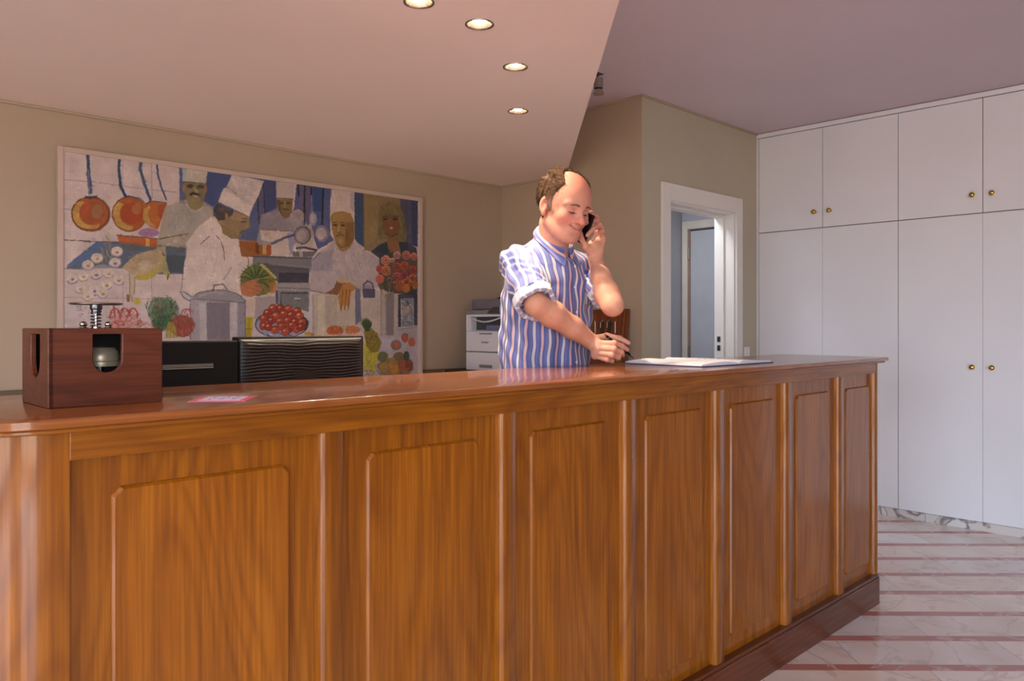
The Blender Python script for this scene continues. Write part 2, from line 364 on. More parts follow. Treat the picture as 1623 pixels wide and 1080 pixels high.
fs += [tuple(range(n_-1,-1,-1)), tuple(range((len(ring)-1)*n_, len(ring)*n_))]
top.add(vs, fs).build('countertop', W_TOP, ctr, auto=35)
MB().prism(rounded(.186, 3.674, 1.326, 1.825, .14, .05, 16), 1.076, 1.084).build('top_moulding', W_H, ctr, bevel=.003, auto=35)
# rail, plinth, uprights
MB().box(.358, 3.588, FY-.001, FY+.022, 1.03, 1.077).build('top_rail', W_H, ctr, bevel=.0015)
MB().prism(rounded(.206, 3.663, 1.340, BY, .13, .07, 12), 0, .118).prism(rounded(.209, 3.660, 1.343, BY, .13, .07, 12), .118, .132).build('plinth', W_BASE, ctr, bevel=.003, auto=35)
POST = [.805, 1.291, 1.775, 2.258, 2.742, 3.208]         # left arris of each upright
PW = .046
def upright(x0, x1):
    pts = [(x0-.006, REC), (x0-.006, REC-.004)]
    for i in range(5):
        a = math.pi - i*math.pi/8; pts.append((x0+.008+.008*math.cos(a)*1.6, FY+.012-.012*math.sin(a)))
    pts += [(x1-.003, FY), (x1, FY+.003), (x1, REC)]
    return pts
for x in POST: MB().prism(upright(x, x+PW)[::1], .132, 1.03).build('upright', W_V, ctr, bevel=0, auto=50)
# rounded corner columns
def column(xa, xb, r, left):
    p = []
    if left:
        for i in range(17):
            a = math.pi + math.pi/2*i/16; p.append((xa+r+r*math.cos(a), FY+r+r*math.sin(a)))
        p += [(xb, FY), (xb, FY+.05), (xa, FY+.16)]
    else:
        p = [(xa-.005, REC), (xa-.003, FY+.008), (xa+.004, FY)]
        for i in range(13):
            a = -math.pi/2 + math.pi/2*i/12; p.append((xb-r+r*math.cos(a), FY+r+r*math.sin(a)))
        p += [(xb, FY+.16), (xa, FY+.05)]
    return p
MB().prism(column(.212, .358, .125, True), .132, 1.077).build('corner_column', W_V, ctr, auto=50)
MB().prism(column(3.590, 3.662, .062, False), .132, 1.077).build('corner_column', W_V, ctr, auto=50)
# panels with a raised field with clipped corners
EDG = [.358] + [v for x in POST for v in (x, x+PW)] + [3.590]
CHF = .013
for i in range(7):
    a, b_ = EDG[2*i], EDG[2*i+1]
    pn = MB().box(a-.004, b_+.004, REC, REC+.014, .128, 1.034).build('front_panel', W_V, ctr)
    # visible recess is partly hidden behind the upright on its left; field centred in what shows
    fa, fb = a+.066, b_-.062
    if i == 6: fa, fb = a+.05, b_-.03
    z0, z1 = .188, .976
    def oct_(e, c): return [(fa+e+c, z0+e), (fb-e-c, z0+e), (fb-e, z0+e+c), (fb-e, z1-e-c), (fb-e-c, z1-e), (fa+e+c, z1-e), (fa+e, z1-e-c), (fa+e, z0+e+c)]
    rings = [(0, REC), (.0005, REC-.003), (.0048, REC-.0075)]
    vs = []; fs = []
    for e_, y in rings: vs += [(x, y, z) for x, z in oct_(e_, CHF)]
    for j in range(2):
        for q in range(8): fs.append((j*8+q, j*8+(q+1)%8, (j+1)*8+(q+1)%8, (j+1)*8+q))
    fs.append(tuple(range(16, 24)))
    MB().add(vs, fs).build('raised_field', W_V, pn, auto=25)
# sides, back and inner shelf
MB().box(.212, .232, FY+.16, BY, .132, 1.076).build('side_panel', W_V, ctr)
MB().box(3.640, 3.662, FY+.16, BY, .132, 1.076).build('side_panel', W_V, ctr)
MB().box(.232, 3.640, BY-.018, BY, .132, 1.076).build('back_panel', W_H, ctr)

# ------------------------------------------------------------------ wooden box with spring plunger
ang = math.radians(-.2); ux = np.array((math.cos(ang), math.sin(ang), 0)); uy = np.array((-math.sin(ang), math.cos(ang), 0)); uz = np.array((0,0,1.))
B0 = np.array((.360, 1.484, 1.1)); BW, BD, BH = .188, .176, .136
bx = thing('plunger_box', tuple(B0 + ux*BW/2 + uy*BD/2), 'small reddish wooden box with arched cut-outs and a sprung metal plunger on top', 'box')
def P(x, y, z): return tuple(B0 + ux*x + uy*y + uz*z)
def arch(c, wd, zt, zb, n=14):      # U-shaped opening, open polygon CCW in (x,z)
    r = wd/2; pts = [(c+r, zt), (c-r, zt)]
    for i in range(n+1):
        a = math.pi + math.pi*i/n; pts.append((c+r*math.cos(a), zb+r+r*math.sin(a)))
    return pts
def holed(wd, ht, op, th, place):
    # wall of width wd, height ht, thickness th with an opening polygon op
    bm = bmesh.new()
    outer = [(0,0),(wd,0),(wd,ht),(0,ht)]
    vo = [bm.verts.new((x,z,0)) for x,z in outer]; vi = [bm.verts.new((x,z,0)) for x,z in op]
    es = [bm.edges.new((vo[i], vo[(i+1)%4])) for i in range(4)] + [bm.edges.new((vi[i], vi[(i+1)%len(vi)])) for i in range(len(vi))]
    bmesh.ops.triangle_fill(bm, use_beauty=True, use_dissolve=False, edges=es)
    # drop triangles inside the opening
    def inside(x, z):
        c = False; m_ = len(op); j = m_-1
        for i in range(m_):
            if (op[i][1] > z) != (op[j][1] > z) and x < (op[j][0]-op[i][0])*(z-op[i][1])/(op[j][1]-op[i][1])+op[i][0]: c = not c
            j = i
        return c
    bad = [f for f in bm.faces if inside(*f.calc_center_median()[:2])]
    bmesh.ops.delete(bm, geom=bad, context='FACES_ONLY')
    g = bmesh.ops.extrude_face_region(bm, geom=list(bm.faces))
    for v in g['geom']:
        if isinstance(v, bmesh.types.BMVert): v.co.z += th
    bm.verts.index_update()
    vs = [place(v.co.x, v.co.y, v.co.z) for v in bm.verts]; fs = [tuple(v.index for v in f.verts) for f in bm.faces]
    bm.free(); return vs, fs
box = MB()
box.add(*holed(BW, BH, arch(.094, .047, .126, .058), .010, lambda x, z, t: P(x, t, z)))
box.add(*holed(BD, BH, arch(.092, .062, .126, .050), .010, lambda x, z, t: P(.0005+t, BD-x, z)))
box.obox(P(BW-.005, BD/2, BH/2), ux, uy, uz, .0049, BD/2-.0102, BH/2)
box.obox(P(BW/2, BD-.005, BH/2), ux, uy, uz, BW/2-.0106, .005, BH/2)
box.obox(P(BW/2, BD/2, BH-.005), ux, uy, uz, BW/2-.0108, BD/2-.0104, .005)
box.obox(P(BW/2, BD/2, .006), ux, uy, uz, BW/2-.0108, BD/2-.0104, .0055)
box.build('box_body', W_BOX, bx, bevel=.0022)
MB().obox(P(BW/2, BD-.012, BH/2), ux, uy, uz, BW/2-.012, .0015, BH/2-.012).build('inner_back_sheet', M_DARKHOLE, bx)  # near-black sheet just inside the back wall
C0 = P(.108, .088, 0)
MB().lathe([(.036,.066),(.0365,.070),(.0365,.074),(.032,.076),(.033,.082),(.031,.092),(.024,.100),(0,.103)], C0, 40).build('inner_drum', plain('aged_ivory_metal', rgb(176,164,140), .35, .4, noise=.06, nscale=30), bx, smooth=False, auto=30)
MB().lathe([(.006,.012),(.006,.066)], C0, 16).build('drum_stem', M_STEEL, bx, auto=40)
T0 = P(.101, .090, BH)
MB().lathe([(.0,.0432),(.040,.0432),(.0445,.0444),(.0448,.0456),(.043,.047),(.020,.0478),(0,.048)], T0, 56).build('push_plate', M_PLATE, bx, auto=30)
MB().lathe([(.0095,.034),(.0105,.036),(.0105,.0435)], T0, 24).lathe([(.0075,.026),(.0085,.034)], T0, 24).build('collar', M_STEEL, bx, auto=40)
MB().lathe([(.0032,0),(.0032,.03)], T0, 14).lathe([(.008,0),(.008,.0025),(.004,.004)], T0, 20).build('plunger_rod', M_CHROME, bx, auto=40)
pts = [(T0[0]+.0085*math.cos(t*2*math.pi*5/90), T0[1]+.0085*math.sin(t*2*math.pi*5/90), T0[2]+.002+t*.029/90) for t in range(91)]
MB().tube(pts, .0011, 6).build('spring', M_STEEL, bx, smooth=True)
for sx_, sy_ in ((-.024,-.007),(-.018,.010),(.018,-.010),(.024,.007)):
    c = tuple(np.array(T0)+ux*sx_+uy*sy_)
    MB().lathe([(0,0),(.0065,0),(.0068,.0015),(.004,.002),(.0052,.004),(.0062,.007),(.0050,.0105),(.0025,.0122),(0,.0126)], c, 18).build('screw_cap', M_CHROME, bx, auto=50)

# sticker card on the counter
card = MB(); cc = np.array((.652, 1.455, 1.1)); ca = math.radians(52)
cu = np.array((math.cos(ca), math.sin(ca), 0)); cv = np.array((-math.sin(ca), math.cos(ca), 0))
ca_t = thing('paper_card', tuple(cc), 'small square pink bordered paper card lying on the counter beside the plunger box', 'card')
MB().obox(cc+uz*.0006, cu, cv, uz, .054, .052, .0006).build('card_border', plain('pink_card', rgb(214,92,120), .4), ca_t, bevel=.0003)
MB().obox(cc+uz*.0014, cu, cv, uz, .040, .038, .0002).build('card_face', plain('pale_card', rgb(214,212,240), .4), ca_t)
mk = MB()
for i in range(7):
    for j in range(3):
        L = rng.uniform(.003,.008); q = cc + cu*(-.03+.01*i+rng.uniform(-.002,.002)) + cv*(-.02+.02*j+rng.uniform(-.004,.004)) + uz*.0017
        mk.obox(q, cu, cv, uz, L*.5, rng.uniform(.0008,.0022), .0001)
mk.build('card_print', plain('card_ink', rgb(96,96,160), .5), ca_t)

# ------------------------------------------------------------------ guest register, open on the counter
BK = [(2.339,1.806),(2.309,1.440),(2.533,1.432),(2.800,1.440),(2.925,1.600),(2.720,1.806)]
bk = thing('open_register', (2.55, 1.62, 1.1), 'open dark blue bound register with white pages lying on the counter under the pen', 'book')
def quadsheet(a, b_, c, d, z0, lift, n=24, th=.0012, curl=0):
    # a-b left edge (back->front) to d-c right edge; curved pages
    vs = []; fs = []
    a, b_, c, d = (np.array(q, float) for q in (a, b_, c, d))
    for k_ in (0, 1):
        for i in range(n+1):
            u = i/n
            for v in (0, .33, .66, 1):
                p = (a*(1-v)+b_*v)*(1-u) + (d*(1-v)+c*v)*u
                vs.append((p[0], p[1], z0 + lift(u) * (1 if k_ else 0) + (th if k_ else 0)))
    m_ = (n+1)*4
    for i in range(n):
        for j in range(3):
            q = i*4+j; fs.append((q+m_, q+m_+1, q+m_+5, q+m_+4)); fs.append((q, q+4, q+5, q+1))
        for j in (0, 3): q = i*4+j; fs.append((q, q+4, q+4+m_, q+m_))
    for i in (0, n):
        for j in range(3): q = i*4+j; fs.append((q, q+1, q+1+m_, q+m_))
    return vs, fs
A_, B_, C_, D_, E_, F_ = (2.345,1.800), (2.315,1.440), (2.560,1.430), (2.815,1.440), (2.845,1.800), (2.590,1.800)
M_BLUE = plain('navy_book_cloth', rgb(34,44,84), .5)
MB().add(*quadsheet(A_, B_, C_, F_, 1.1002, lambda u: 0, th=.0022)).build('cover', M_BLUE, bk)
MB().add(*quadsheet(F_, C_, D_, E_, 1.1002, lambda u: 0, th=.0022)).build('cover', M_BLUE, bk)
def ins(p, c, k=.96): return (c[0]+(p[0]-c[0])*k, c[1]+(p[1]-c[1])*k)
c1 = (2.4525, 1.6175); c2 = (2.7025, 1.6175)
M_PAPER = plain('white_paper', rgb(232,232,240), .6, noise=.008)
pg1 = MB().add(*quadsheet(ins(A_,c1), ins(B_,c1), (2.556,1.442), (2.586,1.790), 1.1026, lambda u: .004+.010*u*(1-u)*2+.004*math.sin(u*3.1)*u, th=.001)).build('page_block', M_PAPER, bk, auto=40)
pg2 = MB().add(*quadsheet((2.588,1.790), (2.562,1.442), ins(D_,c2), ins(E_,c2), 1.1026, lambda u: .003+.012*(1-u)*min(1,u*8)*.8, th=.001)).build('page_block', M_PAPER, bk, auto=40)
ln = MB()
for i in range(9):
    for (xa, xb) in ((2.36,2.53),(2.62,2.79)):
        pass
# printed rules on the pages as thin strips following the sheet
for side, fz in ((0, lambda u: .004+.010*u*(1-u)*2+.004*math.sin(u*3.1)*u), (1, lambda u: .003+.012*(1-u)*min(1,u*8)*.8)):
    for j in range(10):
        v = .10 + j*.085
        a, b_, c, d = ((ins(A_,c1), ins(B_,c1), (2.556,1.442), (2.586,1.790)) if side == 0 else ((2.588,1.790), (2.562,1.442), ins(D_,c2), ins(E_,c2)))
        a, b_, c, d = (np.array(q) for q in (a, b_, c, d)); vs = []; fs = []
        for i in range(21):
            u = .08+.84*i/20
            for dv in (0, .006):
                p = (a*(1-v-dv)+b_*(v+dv))*(1-u) + (d*(1-v-dv)+c*(v+dv))*u; vs.append((p[0], p[1], 1.1026+fz(u)+.0013))
            if i: q = i*2; fs.append((q-2, q-1, q+1, q))
        ln.add(vs, fs)
ln.build('page_rules', plain('page_ink', rgb(150,154,180), .6), bk)

# ------------------------------------------------------------------ monitors and desks behind the counter
def desk(name, x0, x1, y0, y1, z, label, cat):
    d = thing(name, ((x0+x1)/2, (y0+y1)/2, 0), label, cat)
    MB().box(x0, x1, y0, y1, z-.03, z).build('desk_top', W_DARK, d, bevel=.002)
    for x, y in ((x0+.04,y0+.04),(x1-.04,y0+.04),(x0+.04,y1-.04),(x1-.04,y1-.04)):
        MB().box(x-.025, x+.025, y-.025, y+.025, 0, z-.03).build('leg', W_DARK, d, bevel=.003)
    return d
desk('work_desk', .30, 1.78, 1.98, 2.62, .76, 'dark wooden work desk behind the counter carrying the two black monitors', 'desk')
def monitor(x0, x1, zt, zb, yaw, label, wavy):
    xc = (x0+x1)/2; yb = 2.27
    t = thing('computer_monitor', (xc, yb, .76), label, 'monitor')
    hw = (x1-x0)/2
    shell = MB()
    if wavy:
        # back cover with fine rippled relief facing the counter
        nx, nz = 150, 120; vs = []; fs = []
        for j in range(nz+1):
            for i in range(nx+1):
                x = x0+.006+(x1-x0-.012)*i/nx; z = zb+.006+(zt-zb-.012)*j/nz
                u = i/nx; edge = min(1, min(u, 1-u)*14, min(j/nz, 1-j/nz)*14)
                lg = 1
                if .40 < u < .60 and .47 < j/nz < .66: lg = 0
                wv = .0012*math.sin(z*2*math.pi/.0095 + 1.5*math.sin(u*9+z*30) + .8*math.sin(u*23-z*50))*edge*lg
                vs.append((x, yb-.022-.012*edge**.5-wv, z))
        for j in range(nz):
            for i in range(nx): q = j*(nx+1)+i; fs.append((q, q+1, q+nx+2, q+nx+1))
        MB().box(x0, x1, yb-.022, yb+.012, zb, zt).build('monitor_housing', M_BLACK, t, bevel=.004)
        MB().add(vs, fs).build('rippled_back_cover', plain('rippled_plastic', rgb(34,26,24), .4, noise=.03, spec=.35), t, smooth=True)
    else:
        MB().box(x0, x1, yb-.045, yb+.012, zb, zt).build('monitor_housing', M_BLACK, t, bevel=.005)
        # perforated vent strip drawn as a toothed metal grille
        g = MB(); vx0, vx1 = x0+.12, x1-.075; zv = zb+(zt-zb)*.76
        for i in range(60):
            x = vx0+(vx1-vx0)*i/60; wdt = (vx1-vx0)/60
            g.add([(x, yb-.0455, zv), (x+wdt*.5, yb-.0455, zv+.007), (x+wdt, yb-.0455, zv), (x+wdt*.5, yb-.0455, zv+.0035)], [(0,1,2,3)])
            g.add([(x, yb-.0455, zv-.003), (x+wdt*.5, yb-.0455, zv+.001), (x+wdt, yb-.0455, zv-.003), (x+wdt*.5, yb-.0455, zv-.0015)], [(0,1,2,3)])
        g.box(vx0, vx1, yb-.0465, yb-.045, zv-.0065, zv-.005)
        g.build('vent_grille', plain('vent_metal', rgb(190,180,165), .4, .6), t)
    MB().box(x0+.008, x1-.008, yb+.012, yb+.014, zb+.008, zt-.008).build('screen', M_BLACKG, t)
    MB().box(xc-.03, xc+.03, yb-.02, yb+.005, .772, zb+.02).build('stand_neck', M_BLACK, t, bevel=.004)
    MB().box(xc-.11, xc+.11, yb-.09, yb+.09, .76, .772).build('stand_base', M_BLACK, t, bevel=.004)
    return t
monitor(.585, 1.040, 1.197, .90, 0, 'black monitor seen from behind with a toothed vent strip, next to the plunger box', False)
monitor(1.046, 1.495, 1.207, .90, 0, 'black monitor seen from behind with a rippled back cover, in front of the painting', True)

cabn = thing('corner_cabinet', (3.62, 3.47, 0), 'low dark wooden cabinet in the corner carrying the printer', 'cabinet')
MB().box(3.37, 3.885, 2.87, 4.07, .06, .915).build('cabinet_body', W_DARK, cabn, bevel=.003)
MB().box(3.40, 3.885, 2.89, 4.06, 0, .06).build('cabinet_foot', W_DARK, cabn)
MB().box(3.355, 3.89, 2.86, 4.074, .915, .945).build('cabinet_top', W_DARK, cabn, bevel=.003)
for i in range(3):
    y0 = 2.875+i*.398; dr = MB().box(3.352, 3.37, y0, y0+.392, .07, .905).build('cabinet_door', W_DARK, cabn, bevel=.003)
    MB().lathe([(.004,0),(.004,.012),(.010,.02),(.008,.026),(0,.027)], (3.352, y0+.34, .6), 16, (-1,0,0)).build('knob', M_BRASS, dr, smooth=True)

# ------------------------------------------------------------------ printer (front faces -X)
PX, PY0, PY1, PZ = 3.41, 3.52, 3.925, .945
pr = thing('office_printer', (3.62, (PY0+PY1)/2, PZ), 'light grey laser printer with dark scanner lid in the corner left of the man', 'printer')
def yy(f): return PY1-(PY1-PY0)*f           # f: 0 at the left edge seen from the front
MB().box(PX+.004, 3.84, PY0, PY1, PZ+.128, PZ+.262).box(PX+.004, 3.84, PY0, PY1, PZ+.004, PZ+.124).box(PX+.06,3.84,PY0,PY1,PZ+.262,PZ+.372).box(PX+.004, PX+.06, yy(.12), PY1, PZ+.262, PZ+.372).box(PX+.004, PX+.06, PY0, yy(.86), PZ+.262, PZ+.372).box(PX+.004, PX+.06, yy(.86), yy(.12), PZ+.355, PZ+.372).build('printer_body', M_PRN, pr, bevel=.004)
MB().box(PX+.054, PX+.062, yy(.86), yy(.12), PZ+.268, PZ+.354).build('output_recess', M_DGREY, pr)
MB().box(PX, PX+.012, yy(.985), yy(.015), PZ+.131, PZ+.259).build('front_cover', M_PRN, pr, bevel=.004)
tr = MB().box(PX, PX+.012, yy(.985), yy(.015), PZ+.006, PZ+.122).build('paper_tray', M_PRN, pr, bevel=.004)
MB().box(PX-.003, PX+.002, yy(.64), yy(.34), PZ+.024, PZ+.044).build('tray_handle', M_GREY, tr, bevel=.002)
MB().box(PX-.003, PX+.002, yy(.64), yy(.34), PZ+.240, PZ+.250).build('cover_latch', M_GREY, pr, bevel=.002)
MB().box(PX-.002, PX+.002, yy(.885), yy(.86), PZ+.233, PZ+.248).build('badge', M_DGREY, pr)
text_obj('maker_lettering', 'brother', .022, M_DGREY, (PX-.001, yy(.48), PZ+.190), (math.pi/2, 0, -math.pi/2), pr)
pts = []
for i in range(15):
    f_ = i/14; pts.append((PX+.004-.012*math.sin(math.pi*f_), yy(.12+.74*f_), PZ+.352-.03*math.sin(math.pi*f_)))
MB().tube(pts, .005, 8).build('output_bail', M_PRN, pr, smooth=True)
MB().box(PX+.02, PX+.05, yy(.83), yy(.45), PZ+.270, PZ+.300).build('paper_stack', plain('tray_paper', rgb(110,110,140), .6), pr, bevel=.002)
MB().box(PX+.0, 3.85, PY0+.005, PY1-.004, PZ+.372, PZ+.400).build('scanner_base', M_GREY, pr, bevel=.006)
MB().box(PX+.03, 3.84, PY0+.02, PY1-.025, PZ+.402, PZ+.47).build('scanner_lid', plain('scanner_grey', rgb(112,106,112), .5), pr, bevel=.010)
MB().add([(PX-.02,PY0+.012,PZ+.385),(PX-.02,PY0+.17,PZ+.385),(PX+.05,PY0+.17,PZ+.43),(PX+.05,PY0+.012,PZ+.43),(PX-.02,PY0+.012,PZ+.372),(PX-.02,PY0+.17,PZ+.372),(PX+.05,PY0+.17,PZ+.372),(PX+.05,PY0+.012,PZ+.372)],
 [(0,1,2,3),(7,6,5,4),(0,4,5,1),(1,5,6,2),(2,6,7,3),(3,7,4,0)]).build('control_panel', M_DGREY, pr, bevel=.003)
MB().add([(PX+.10,PY0+.03,PZ+.47),(PX+.10,PY0+.22,PZ+.47),(3.78,PY0+.22,PZ+.47),(3.78,PY0+.03,PZ+.47),(PX+.12,PY0+.03,PZ+.515),(PX+.12,PY0+.16,PZ+.505),(3.75,PY0+.16,PZ+.505),(3.75,PY0+.03,PZ+.515)],
 [(3,2,1,0),(4,5,6,7),(0,1,5,4),(1,2,6,5),(2,3,7,6),(3,0,4,7)]).build('document_feeder', M_BLACK, pr, bevel=.004)

# ------------------------------------------------------------------ key rack leaning on the side wall
kr = thing('key_rack', (3.85, 3.05, .945), 'brown wooden key board with brass edge leaning against the wall behind the man', 'key rack')
tl = math.atan2(.06, .405); rz = np.array((math.sin(tl), 0, math.cos(tl))); rx = np.array((math.cos(tl), 0, -math.sin(tl))); ry = np.array((0,1.,0))
RO = np.array((3.815, 2.93, .946)); RHt, RWd = .405, .30
def KP(t, y, z): return RO + rx*t + ry*y + rz*z
MB().obox(KP(.008, RWd/2, RHt/2), rx, ry, rz, .007, RWd/2, RHt/2).build('board', W_RACK, kr, bevel=.002)
for q in (.026, RWd-.026): MB().obox(KP(-.001, q, RHt/2), rx, ry, rz, .0022, .0022, RHt/2-.004).build('brass_beading', M_BRASS, kr)
M_FOB = plain('worn_leather_fob', rgb(52,44,32), .6); M_TAG = plain('pale_key_tag', rgb(214,204,190), .35, .5)
KG = {'tag': 'pale key tags on the key board', 'fob': 'dark key fobs on the key board'}
for row_, zt in ((0, .335), (1, .17)):
    for i, kd in enumerate(('tag', 'fob', 'fob', 'tag')):
        y = .25-.0535*i if row_ == 0 else .25-.0535*i
        c = KP(-.006, y, zt)
        MB().lathe([(.0016,0),(.0016,.012),(.003,.013),(0,.016)], tuple(c+rx*.007), 10, tuple(-rx)).build('hook', M_BRASS, kr, smooth=True)
        lab = (('upper' if row_ == 0 else 'lower') + ' row ' + ('pale metal key tag' if kd == 'tag' else 'dark leather key fob') + ' hanging on the key board, ' + ('far left' if i == 0 else 'second from left' if i == 1 else 'third from left' if i == 2 else 'far right'))
        k_ = thing('key_tag' if kd == 'tag' else 'key_fob', tuple(c), lab, 'key', KG[kd])
        a_ = np.array((-.002,0,0))
        pts = [c + a_ + np.array((0, .006*math.cos(q), -.004+.007*math.sin(q))) for q in np.linspace(0, 2*math.pi, 13)[:-1]]
        MB().tube(pts, .0012, 6, closed=True).build('key_ring', M_CHROME, k_, smooth=True)
        if kd == 'tag': MB().obox(c + np.array((-.004,0,-.047)), (1,0,0), (0,1,0), (0,0,1), .0014, .0045, .036).build('tag_blade', M_TAG, k_, bevel=.001)
        else:
            MB().obox(c + np.array((-.006,-.004,-.055)), (1,0,0), (0,1,0), (0,0,1), .005, .0125, .042).build('fob_body', M_FOB, k_, bevel=.003)
            MB().obox(c + np.array((-.013,.003,-.032)), (1,0,0), (0,1,0), (0,0,1), .001, .003, .018).build('key', M_CHROME, k_, bevel=.0005)

# ------------------------------------------------------------------ built-in wardrobe
XC = 5.318
wd_ = thing('built_in_wardrobe', (5.6, 1.0, 0), 'wall of flush white built-in wardrobe doors with round brass knobs', 'wardrobe')
YD = [2.833, 2.356, 1.859, 1.375, .885, .39, -.10]
MB().box(XC+.004, 5.93, -.14, 2.85, .055, 2.64).build('carcass', plain('wardrobe_shadow_gap', rgb(120,112,106), .7), wd_)
MB().box(XC-.004, XC+.02, 2.835, 2.85, .055, 2.615).build('side_filler', M_WARD, wd_)
MB().box(XC-.012, XC+.02, -.14, 2.85, 2.618, 2.649).build('cornice', M_WARD, wd_, bevel=.003)
for i in range(6):
    a, b_ = YD[i], YD[i+1]; gap = .002
    pair_left = (i % 2 == 0)
    ky = b_+.053 if pair_left else a-.053
    for z0, z1, kz, nm_ in ((1.925, 2.614, 2.034, 'upper_door'), (.057, 1.919, .991, 'lower_door')):
        gg = .0008 if nm_ == 'lower_door' else gap
        da = a - (gg if not pair_left else gap); db = b_ + (gg if pair_left else gap)
        d_ = MB().box(XC-.004, XC+.014, db, da, z0, z1).build(nm_, M_WARD, wd_, bevel=.0015)
        if nm_ == 'upper_door' or i >= 2:
            MB().lathe([(.011,0),(.011,.002),(.005,.004),(.005,.014),(.014,.021),(.0165,.027),(.014,.033),(.007,.0365),(0,.0372)], (XC-.004, ky, kz), 28, (-1,0,0)).build('knob', M_BRASS, d_, auto=50)
m, n, l, b = new_mat('veined_marble')
t1 = n.new('ShaderNodeTexCoord'); t3 = n.new('ShaderNodeTexNoise'); t3.inputs['Scale'].default_value = 2.6; t3.inputs['Detail'].default_value = 6; t3.inputs['Distortion'].default_value = 1.5; l.new(t1.outputs['Object'], t3.inputs['Vector'])
r3 = n.new('ShaderNodeValToRGB'); e = r3.color_ramp.elements; e[0].position = .47; e[0].color = rgb(206,200,196); e[1].position = .53; e[1].color = rgb(212,208,206); k3 = e.new(.5); k3.color = rgb(120,112,112)
l.new(t3.outputs[0], r3.inputs[0]); l.new(r3.outputs[0], b.inputs['Base Color']); b.inputs['Roughness'].default_value = .25
M_MARB = m
for i, (a, b_) in enumerate(((2.832, 2.25),(2.248, 1.70),(1.698, 1.16),(1.158,.52),(.518,-.14))):
    struct(MB().box(XC+.002, XC+.012, b_, a, 0, .054), 'baseboard_%d' % (i+1), M_MARB, bevel=.001)

# wall socket
so = thing('wall_switch', (5.16, 2.85, 1.052), 'small white wall switch low between the door frame and the wardrobe', 'switch')
MB().box(5.122, 5.198, 2.841, 2.85, 1.020, 1.090).build('switch_plate', M_WHITE, so, bevel=.002)
MB().box(5.135, 5.158, 2.838, 2.841, 1.035, 1.075).box(5.161, 5.185, 2.838, 2.841, 1.035, 1.075).build('rocker', M_WHITE, so, bevel=.001)

# ------------------------------------------------------------------ downlights
M_BULB = emit('lamp_glow', (1, .86, .68, 1), 60)
M_REFL = plain('brushed_reflector', rgb(190,160,140), .25, .9)
DL = ['nearest of the recessed downlights, at the top edge of the picture', 'second recessed downlight, left of the row of small ones', 'third recessed downlight above the counter', 'farthest and smallest recessed downlight, above the head of the man']
lamp_me = {}
proto = None
for (x, y), lb in zip(LIGHTS, DL):
    if proto is None:
        t = thing('recessed_downlight', (x, y, SOF), lb, 'downlight', 'round recessed downlights in the lower ceiling')
        MB().lathe([(.041,0.0005),(.0425,-.003),(.0485,-.003),(.049,-.001),(.049,.0)], (x,y,SOF), 48, cap=False).build('trim_ring', M_CHROME, t, smooth=True)
        MB().lathe([(.041,0.0),(.035,.010),(.028,.022),(.0,.026)], (x,y,SOF), 48, cap=False).build('reflector', M_REFL, t, smooth=True)
        MB().lathe([(0,.0),(.010,.0015),(.018,.005),(.0225,.011),(.0235,.020),(0,.021)], (x,y,SOF), 32, cap=False).build('lamp_face', M_BULB, t, smooth=True)
        sl = bpy.data.lights.new('downlight_beam', 'SPOT'); sl.energy = 42; sl.color = (1, .80, .58); sl.spot_size = math.radians(92); sl.spot_blend = .75; sl.shadow_soft_size = .022
        so_ = bpy.data.objects.new('downlight_beam', sl); COL.objects.link(so_); so_.parent = t; so_.location = (0,0,-.012)
        proto = t
    else:
        t = proto.copy(); COL.objects.link(t); t.location = (x, y, SOF); t['label'] = lb
        for ch in list(proto.children): c = ch.copy(); COL.objects.link(c); c.parent = t

# small surface spotlight on the upper ceiling
sp = thing('ceiling_spotlight', (3.40, 2.79, CH), 'small cylindrical grey spotlight under the upper ceiling beside the diagonal edge', 'spotlight')
MB().box(3.375, 3.425, 2.765, 2.815, CH-.004, CH).tube([(3.40,2.79,CH-.002),(3.38,2.77,CH-.03),(3.365,2.755,CH-.05)], .004, 8).build('bracket', M_DGREY, sp)
MB().lathe([(.0,0),(.026,0),(.026,-.055),(.0,-.055)], (3.355,2.745,CH-.045), 24).build('spotlight_body', plain('spotlight_grey', rgb(130,118,112), .5), sp, auto=40)
MB().lathe([(.022,-.055),(.022,-.064)], (3.355,2.745,CH-.045), 24).build('spotlight_collar', M_DARKHOLE, sp, auto=40)
MB().lathe([(.024,-.064),(.031,-.082),(.031,-.088),(0,-.09)], (3.355,2.745,CH-.045), 24).build('spotlight_lens', M_CHROME, sp, auto=40)
# ------------------------------------------------------------------ large kitchen painting on the back wall
# The picture is drawn flat, in its own plane. Drawing units are those of a reference view of the wall; fwd() maps them to metres on the canvas.
CXa, CXb, CZa, CZb = 1.025, 3.150, .715, 2.077
WYC = 4.06
def on_wall(px, py):
    u = (px-811.5)/1237; v = (517-py)/1237
    dx = CF[0]+u*CR[0]; dy = CF[1]+u*CR[1]; t = WYC/dy
    return dx*t, EYE+v*t
NXP, NZP = 1500, 960
cv_ = np.zeros((NZP, NXP, 3), np.float32)
GX0, GX1, GZ0, GZ1 = CXa+.022, CXb-.022, CZa+.022, CZb-.022
def vnoise(shape, cells, seed):
    r = np.random.default_rng(seed); g = r.random((cells[0]+2, cells[1]+2)).astype(np.float32)
    y = np.linspace(0, cells[0], shape[0], endpoint=False); x = np.linspace(0, cells[1], shape[1], endpoint=False)
    yi = y.astype(int); xi = x.astype(int); fy = (y-yi)[:, None]; fx = (x-xi)[None]
    fy = fy*fy*(3-2*fy); fx = fx*fx*(3-2*fx)
    return (g[yi][:, xi]*(1-fy)*(1-fx)+g[yi][:, xi+1]*(1-fy)*fx+g[yi+1][:, xi]*fy*(1-fx)+g[yi+1][:, xi+1]*fy*fx)
